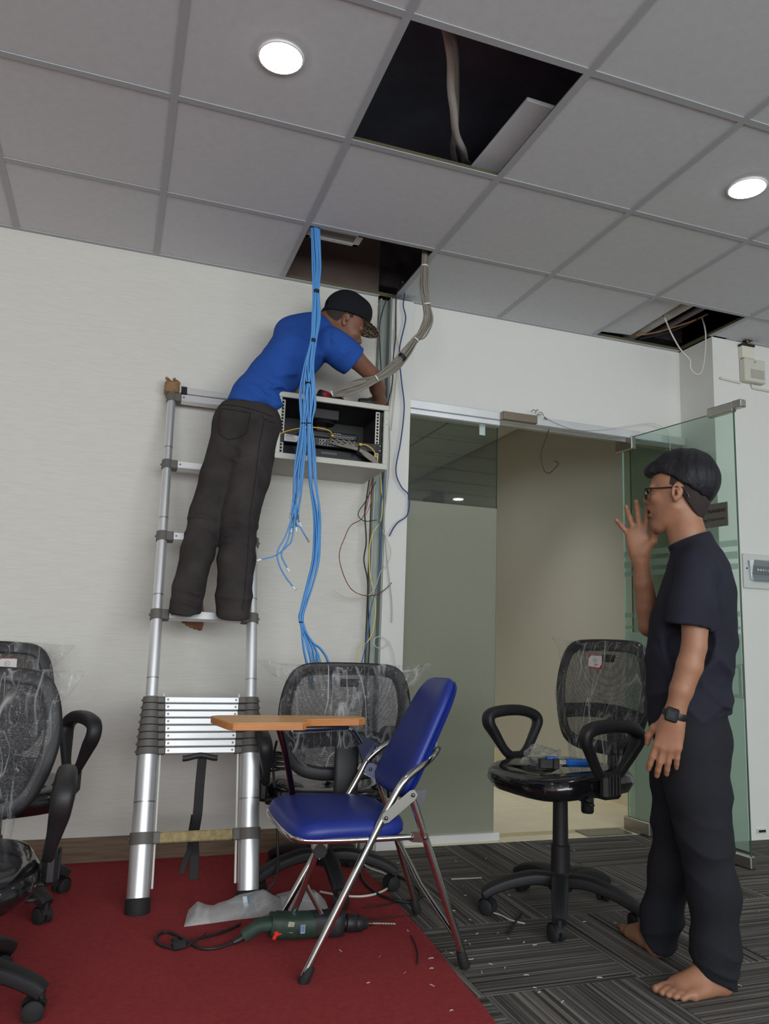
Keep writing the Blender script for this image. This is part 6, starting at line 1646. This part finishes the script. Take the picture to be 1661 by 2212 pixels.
S1.mod(ripple(A_(600, 838, .17), .11, ax_ * .7 + np.array((0, 0, .6)), 95, .0050, 1.0, 3)).mod(ripple(A_(556, 852, .17), .09, ax_, 90, .0065, 1.0, 1)).mod(ripple(A_(690, 770, .17), .09, (.8, 0, .5), 70, .005, 1.0, 7)).mod(ripple(A_(745, 770, .12), .07, (.7, 0, -.7), 75, .004, .8, 2)).mod(ripple(A_(640, 760, .17), .16, ax_, 46, .0050, 1.4, 9))
S1.mod(fold(A_(590, 812, .16), A_(690, 800, .16), .011, .006)).mod(fold(A_(560, 835, .16), A_(660, 838, .16), .011, .007)).mod(fold(A_(600, 770, .16), A_(700, 765, .16), .012, .005)).mod(fold(A_(545, 858, .165), A_(600, 862, .165), .010, .006)).mod(fold(A_(715, 700, .12), A_(712, 770, .10), .010, -.006))
sd = A_(775, 790, .19) - A_(735, 757, .176); sd /= np.linalg.norm(sd)
S1.localclip(slv, sd, slv + sd * .05, .11); S1.cone(slv - sd * .03, slv + sd * .06, .052, .058, .003, 's')
hemn = A_(487, 862, .25) * 0 + np.cross(A_(594, 893, .25) - A_(487, 861, .25), VD); hemn /= np.linalg.norm(hemn)
if hemn[2] > 0: hemn = -hemn
S1.localclip((A_(594, 893, .25) + A_(487, 861, .25)) / 2, hemn, A_(535, 925, .25), .26)
nk = A_(700, 704, .26); nd = np.array(HW(-.04, 0, -.05)) - nb; nd /= np.linalg.norm(nd)
S1.localclip(nb + nd * .038, nd, nb + nd * .09, .085)
shirt1 = link('t_shirt', S1.mesh('t_shirt', M_blue_tee, .0046, 2), o1)
# ---- jeans
J = Field()
J.chain([A_(536, 878, .27), A_(532, 905, .27)], [.104, .110], .03, u=VD, ratio=1.0)
J.ell(A_(563, 915, .225), (.088, .088, .10), .035); J.ell(A_(498, 915, .265), (.078, .085, .10), .03)
J.chain([A_(557, 925, .245), A_(537, 1030, .225), A_(517, 1120, .212), A_(511, 1210, .165), A_(505, 1290, .13), A_(503, 1330, .125)], [.100, .090, .078, .075, .070, .066], .02)
J.chain([A_(504, 930, .275), A_(474, 1030, .265), A_(446, 1110, .258), A_(427, 1190, .20), A_(408, 1270, .155), A_(400, 1318, .145)], [.088, .080, .070, .066, .062, .064], .02)
J.mod(ripple(A_(515, 1150, .14), .10, (.25, 0, 1), 85, .0055, 1.1, 2)).mod(ripple(A_(440, 1120, .19), .09, (.2, 0, 1), 85, .006, 1.1, 5)).mod(ripple(A_(505, 1290, .06), .09, (-.2, 0, 1), 100, .0060, 1.2, 3)).mod(ripple(A_(405, 1300, .09), .07, (.1, 0, 1), 115, .0065, 1.2, 8)).mod(ripple(A_(540, 1000, .13), .11, (.8, 0, .6), 60, .004, 1.2, 6)).mod(ripple(A_(500, 985, .17), .06, (.3, 0, 1), 110, .006, 1.0, 4))
J.mod(fold(A_(487, 990, .17), A_(560, 970, .13), .010, .006)).mod(fold(A_(500, 905, .17), A_(488, 985, .17), .011, -.014)).mod(fold(A_(545, 1000, .13), A_(575, 1100, .13), .012, .005)).mod(fold(A_(480, 1170, .12), A_(540, 1150, .13), .010, .006)).mod(fold(A_(478, 1195, .11), A_(538, 1185, .12), .009, .005))
wn = np.cross(A_(596, 890, .25) - A_(468, 868, .27), VD); wn /= np.linalg.norm(wn)
if wn[2] < 0: wn = -wn
J.localclip((A_(596, 888, .25) + A_(468, 866, .27)) / 2 + wn * .002, wn, A_(530, 830, .27), .22)
J.localclip(A_(402, 1326, .13), (.0, .22, -1), A_(402, 1350, .14), .11)
J.localclip(A_(503, 1336, .11), (.0, .30, -1), A_(503, 1362, .12), .11)
jeans = link('jeans', J.mesh('jeans', M_jean, .0050, 2), o1)
# back pocket, seams and belt line follow the cloth surface
from mathutils.bvhtree import BVHTree
def surf(bv, px, py, off=.0015):
    d = Vector(ray(px, py)).normalized(); h = bv.ray_cast(Vector(CAM_LOC), d)
    return (h[0] - d * off) if h[0] is not None else None
def bvh_of(me): return BVHTree.FromPolygons([v.co.copy() for v in me.vertices], [tuple(p.vertices) for p in me.polygons])
bj = bvh_of(jeans.data)
M_seam = cloth('jeans_seam', (40, 37, 37))
def stitched(name, px, r, m, par, bv):
    P = []
    for (a, b), (c, d) in zip(px, px[1:]):
        for t in range(6):
            q = surf(bv, a + (c - a) * t / 6, b + (d - b) * t / 6)
            if q is not None: P.append(q)
    if len(P) > 2: MB().sweep(P, r, n=6).build(name, m, par, angle=80)
stitched('pocket_seam', [(478, 882), (509, 886), (541, 892), (536, 920), (531, 938), (512, 946), (492, 950), (474, 938), (471, 910), (478, 882)], .0018, M_seam, jeans, bj)
stitched('waistband_seam', [(466, 880), (480, 874), (510, 876), (545, 884), (575, 894), (594, 902)], .0020, M_seam, jeans, bj)
stitched('side_seam', [(571, 905), (560, 960), (552, 1030), (540, 1110), (535, 1200), (528, 1280), (522, 1325)], .0014, M_seam, jeans, bj)
stitched('pocket_edge', [(565, 898), (572, 905), (583, 910), (596, 912)], .0016, M_seam, jeans, bj)
q = surf(bj, 572, 902, .001)
if q is not None: MB().ball(q, .0035, 8, 6).build('rivet', M_screw, jeans)
M_rust = cloth('faded_patch', (84, 62, 56))
# ---- face details, short hair, cap
def brow(T): pass
face_parts(HW, o1, M_fade, None)
Hw = Field()
Hw.ell(HW(-.012, 0, .038), np.array((.0960, .0760, .0900)) * HW.s, .02, 'u', HW.R); Hw.cone(HW(-.036, 0, -.01), HW(-.044, 0, -.055), .0565, .0545, .02); Hw.ell(HW(-.045, 0, -.005), np.array((.058, .064, .06)) * HW.s, .02, 'u', HW.R)
def wl(P):
    q = (P - HW.o) @ HW.R
    return np.maximum(q[:, 0] - np.interp(q[:, 2], [-.07, -.03, .0, .02, .04], [-.06, -.040, -.028, .0, .045]), -.058 - q[:, 2])
Hw.ops.append((wl, None, None, 'clip', .003))
link('cropped_hair', Hw.mesh('cropped_hair', M_fade, .0036, 1), o1)
M_cap = cloth('black_cap', (24, 26, 32))
cp = Field()
cp.ell(HW(-.012, 0, .070), np.array((.110, .090, .112)) * HW.s, .02, 'u', HW.R); cp.ell(HW(.044, 0, .100), np.array((.056, .066, .074)) * HW.s, .03, 'u', HW.R)
cp.ell(HW(-.012, 0, .020), np.array((.104, .085, .06)) * HW.s, .02, 'u', HW.R)
def cb_(P):
    q = (P - HW.o) @ HW.R
    return np.interp(q[:, 0], [-.12, -.06, .08], [.008, .020, .072]) - q[:, 2]
cp.ops.append((cb_, None, None, 'clip', .003))
cp.ell(HW(-.012, 0, .0), np.array((.098, .079, .10)) * HW.s, .003, 's', HW.R)
# arched opening at the back above the adjustment strap
cp.ell(HW(-.118, 0, .044), np.array((.03, .034, .022)) * HW.s, .004, 's', HW.R)
cap = link('cap', cp.mesh('cap', M_cap, .0034, 2), o1)
MB().ball(HW(-.008, 0, .182), (.009, .009, .005), 10, 6).build('cap_button', M_cap, cap)
def camo():
    m, nt, b, out = nodes_of('beige_brown_print'); N, Lk = nt.nodes, nt.links
    tc = N.new('ShaderNodeTexCoord'); n = N.new('ShaderNodeTexNoise'); n.inputs['Scale'].default_value = 75; n.inputs['Detail'].default_value = 2; n.inputs['Distortion'].default_value = 1.5
    Lk.new(tc.outputs['Object'], n.inputs['Vector']); r = N.new('ShaderNodeValToRGB'); r.color_ramp.interpolation = 'CONSTANT'
    r.color_ramp.elements[0].color = lin(52, 42, 34); r.color_ramp.elements[1].position = .54; r.color_ramp.elements[1].color = lin(196, 180, 156)
    e = r.color_ramp.elements.new(.45); e.color = lin(116, 98, 78)
    Lk.new(n.outputs['Fac'], r.inputs['Fac']); Lk.new(r.outputs[0], b.inputs['Base Color']); b.inputs['Roughness'].default_value = .85
    return m
M_camo = camo()
def visor(u, v, off):
    a = (u - .5) * 2.3
    r0 = .086; y = math.sin(a) * .076; x0 = .010 + math.cos(a) * .078; ln_ = .085 * max(0, math.cos(a * .68)) ** .55
    x = x0 + v * ln_
    return HW(x, y * (1 + .05 * v), .071 - .10 * (y * y) / .02 * .35 - .05 * (v * ln_) + off)
vm = MB(); vm.grid(lambda u, v: visor(u, v, .002), 24, 8); vm.grid(lambda u, v: visor(1 - u, v, -.002), 24, 8); vm.grid(lambda u, v: visor(u, 1, -.002 + .004 * v), 24, 1)
vm.build('visor', M_camo, cap, fix=False)
bc_ = bvh_of(cap.data)
def patch(u, v):
    y = (u - .5) * .085; z = .084 + .066 * v
    o_ = Vector(HW(.30, y, z)); d = Vector(HW.d(-1, 0, 0)); h = bc_.ray_cast(o_, d)
    return (h[0] - d * .0016) if h[0] is not None else Vector(HW(.09, y, z))
MB().grid(patch, 12, 10).build('front_panel', M_camo, cap, fix=False)
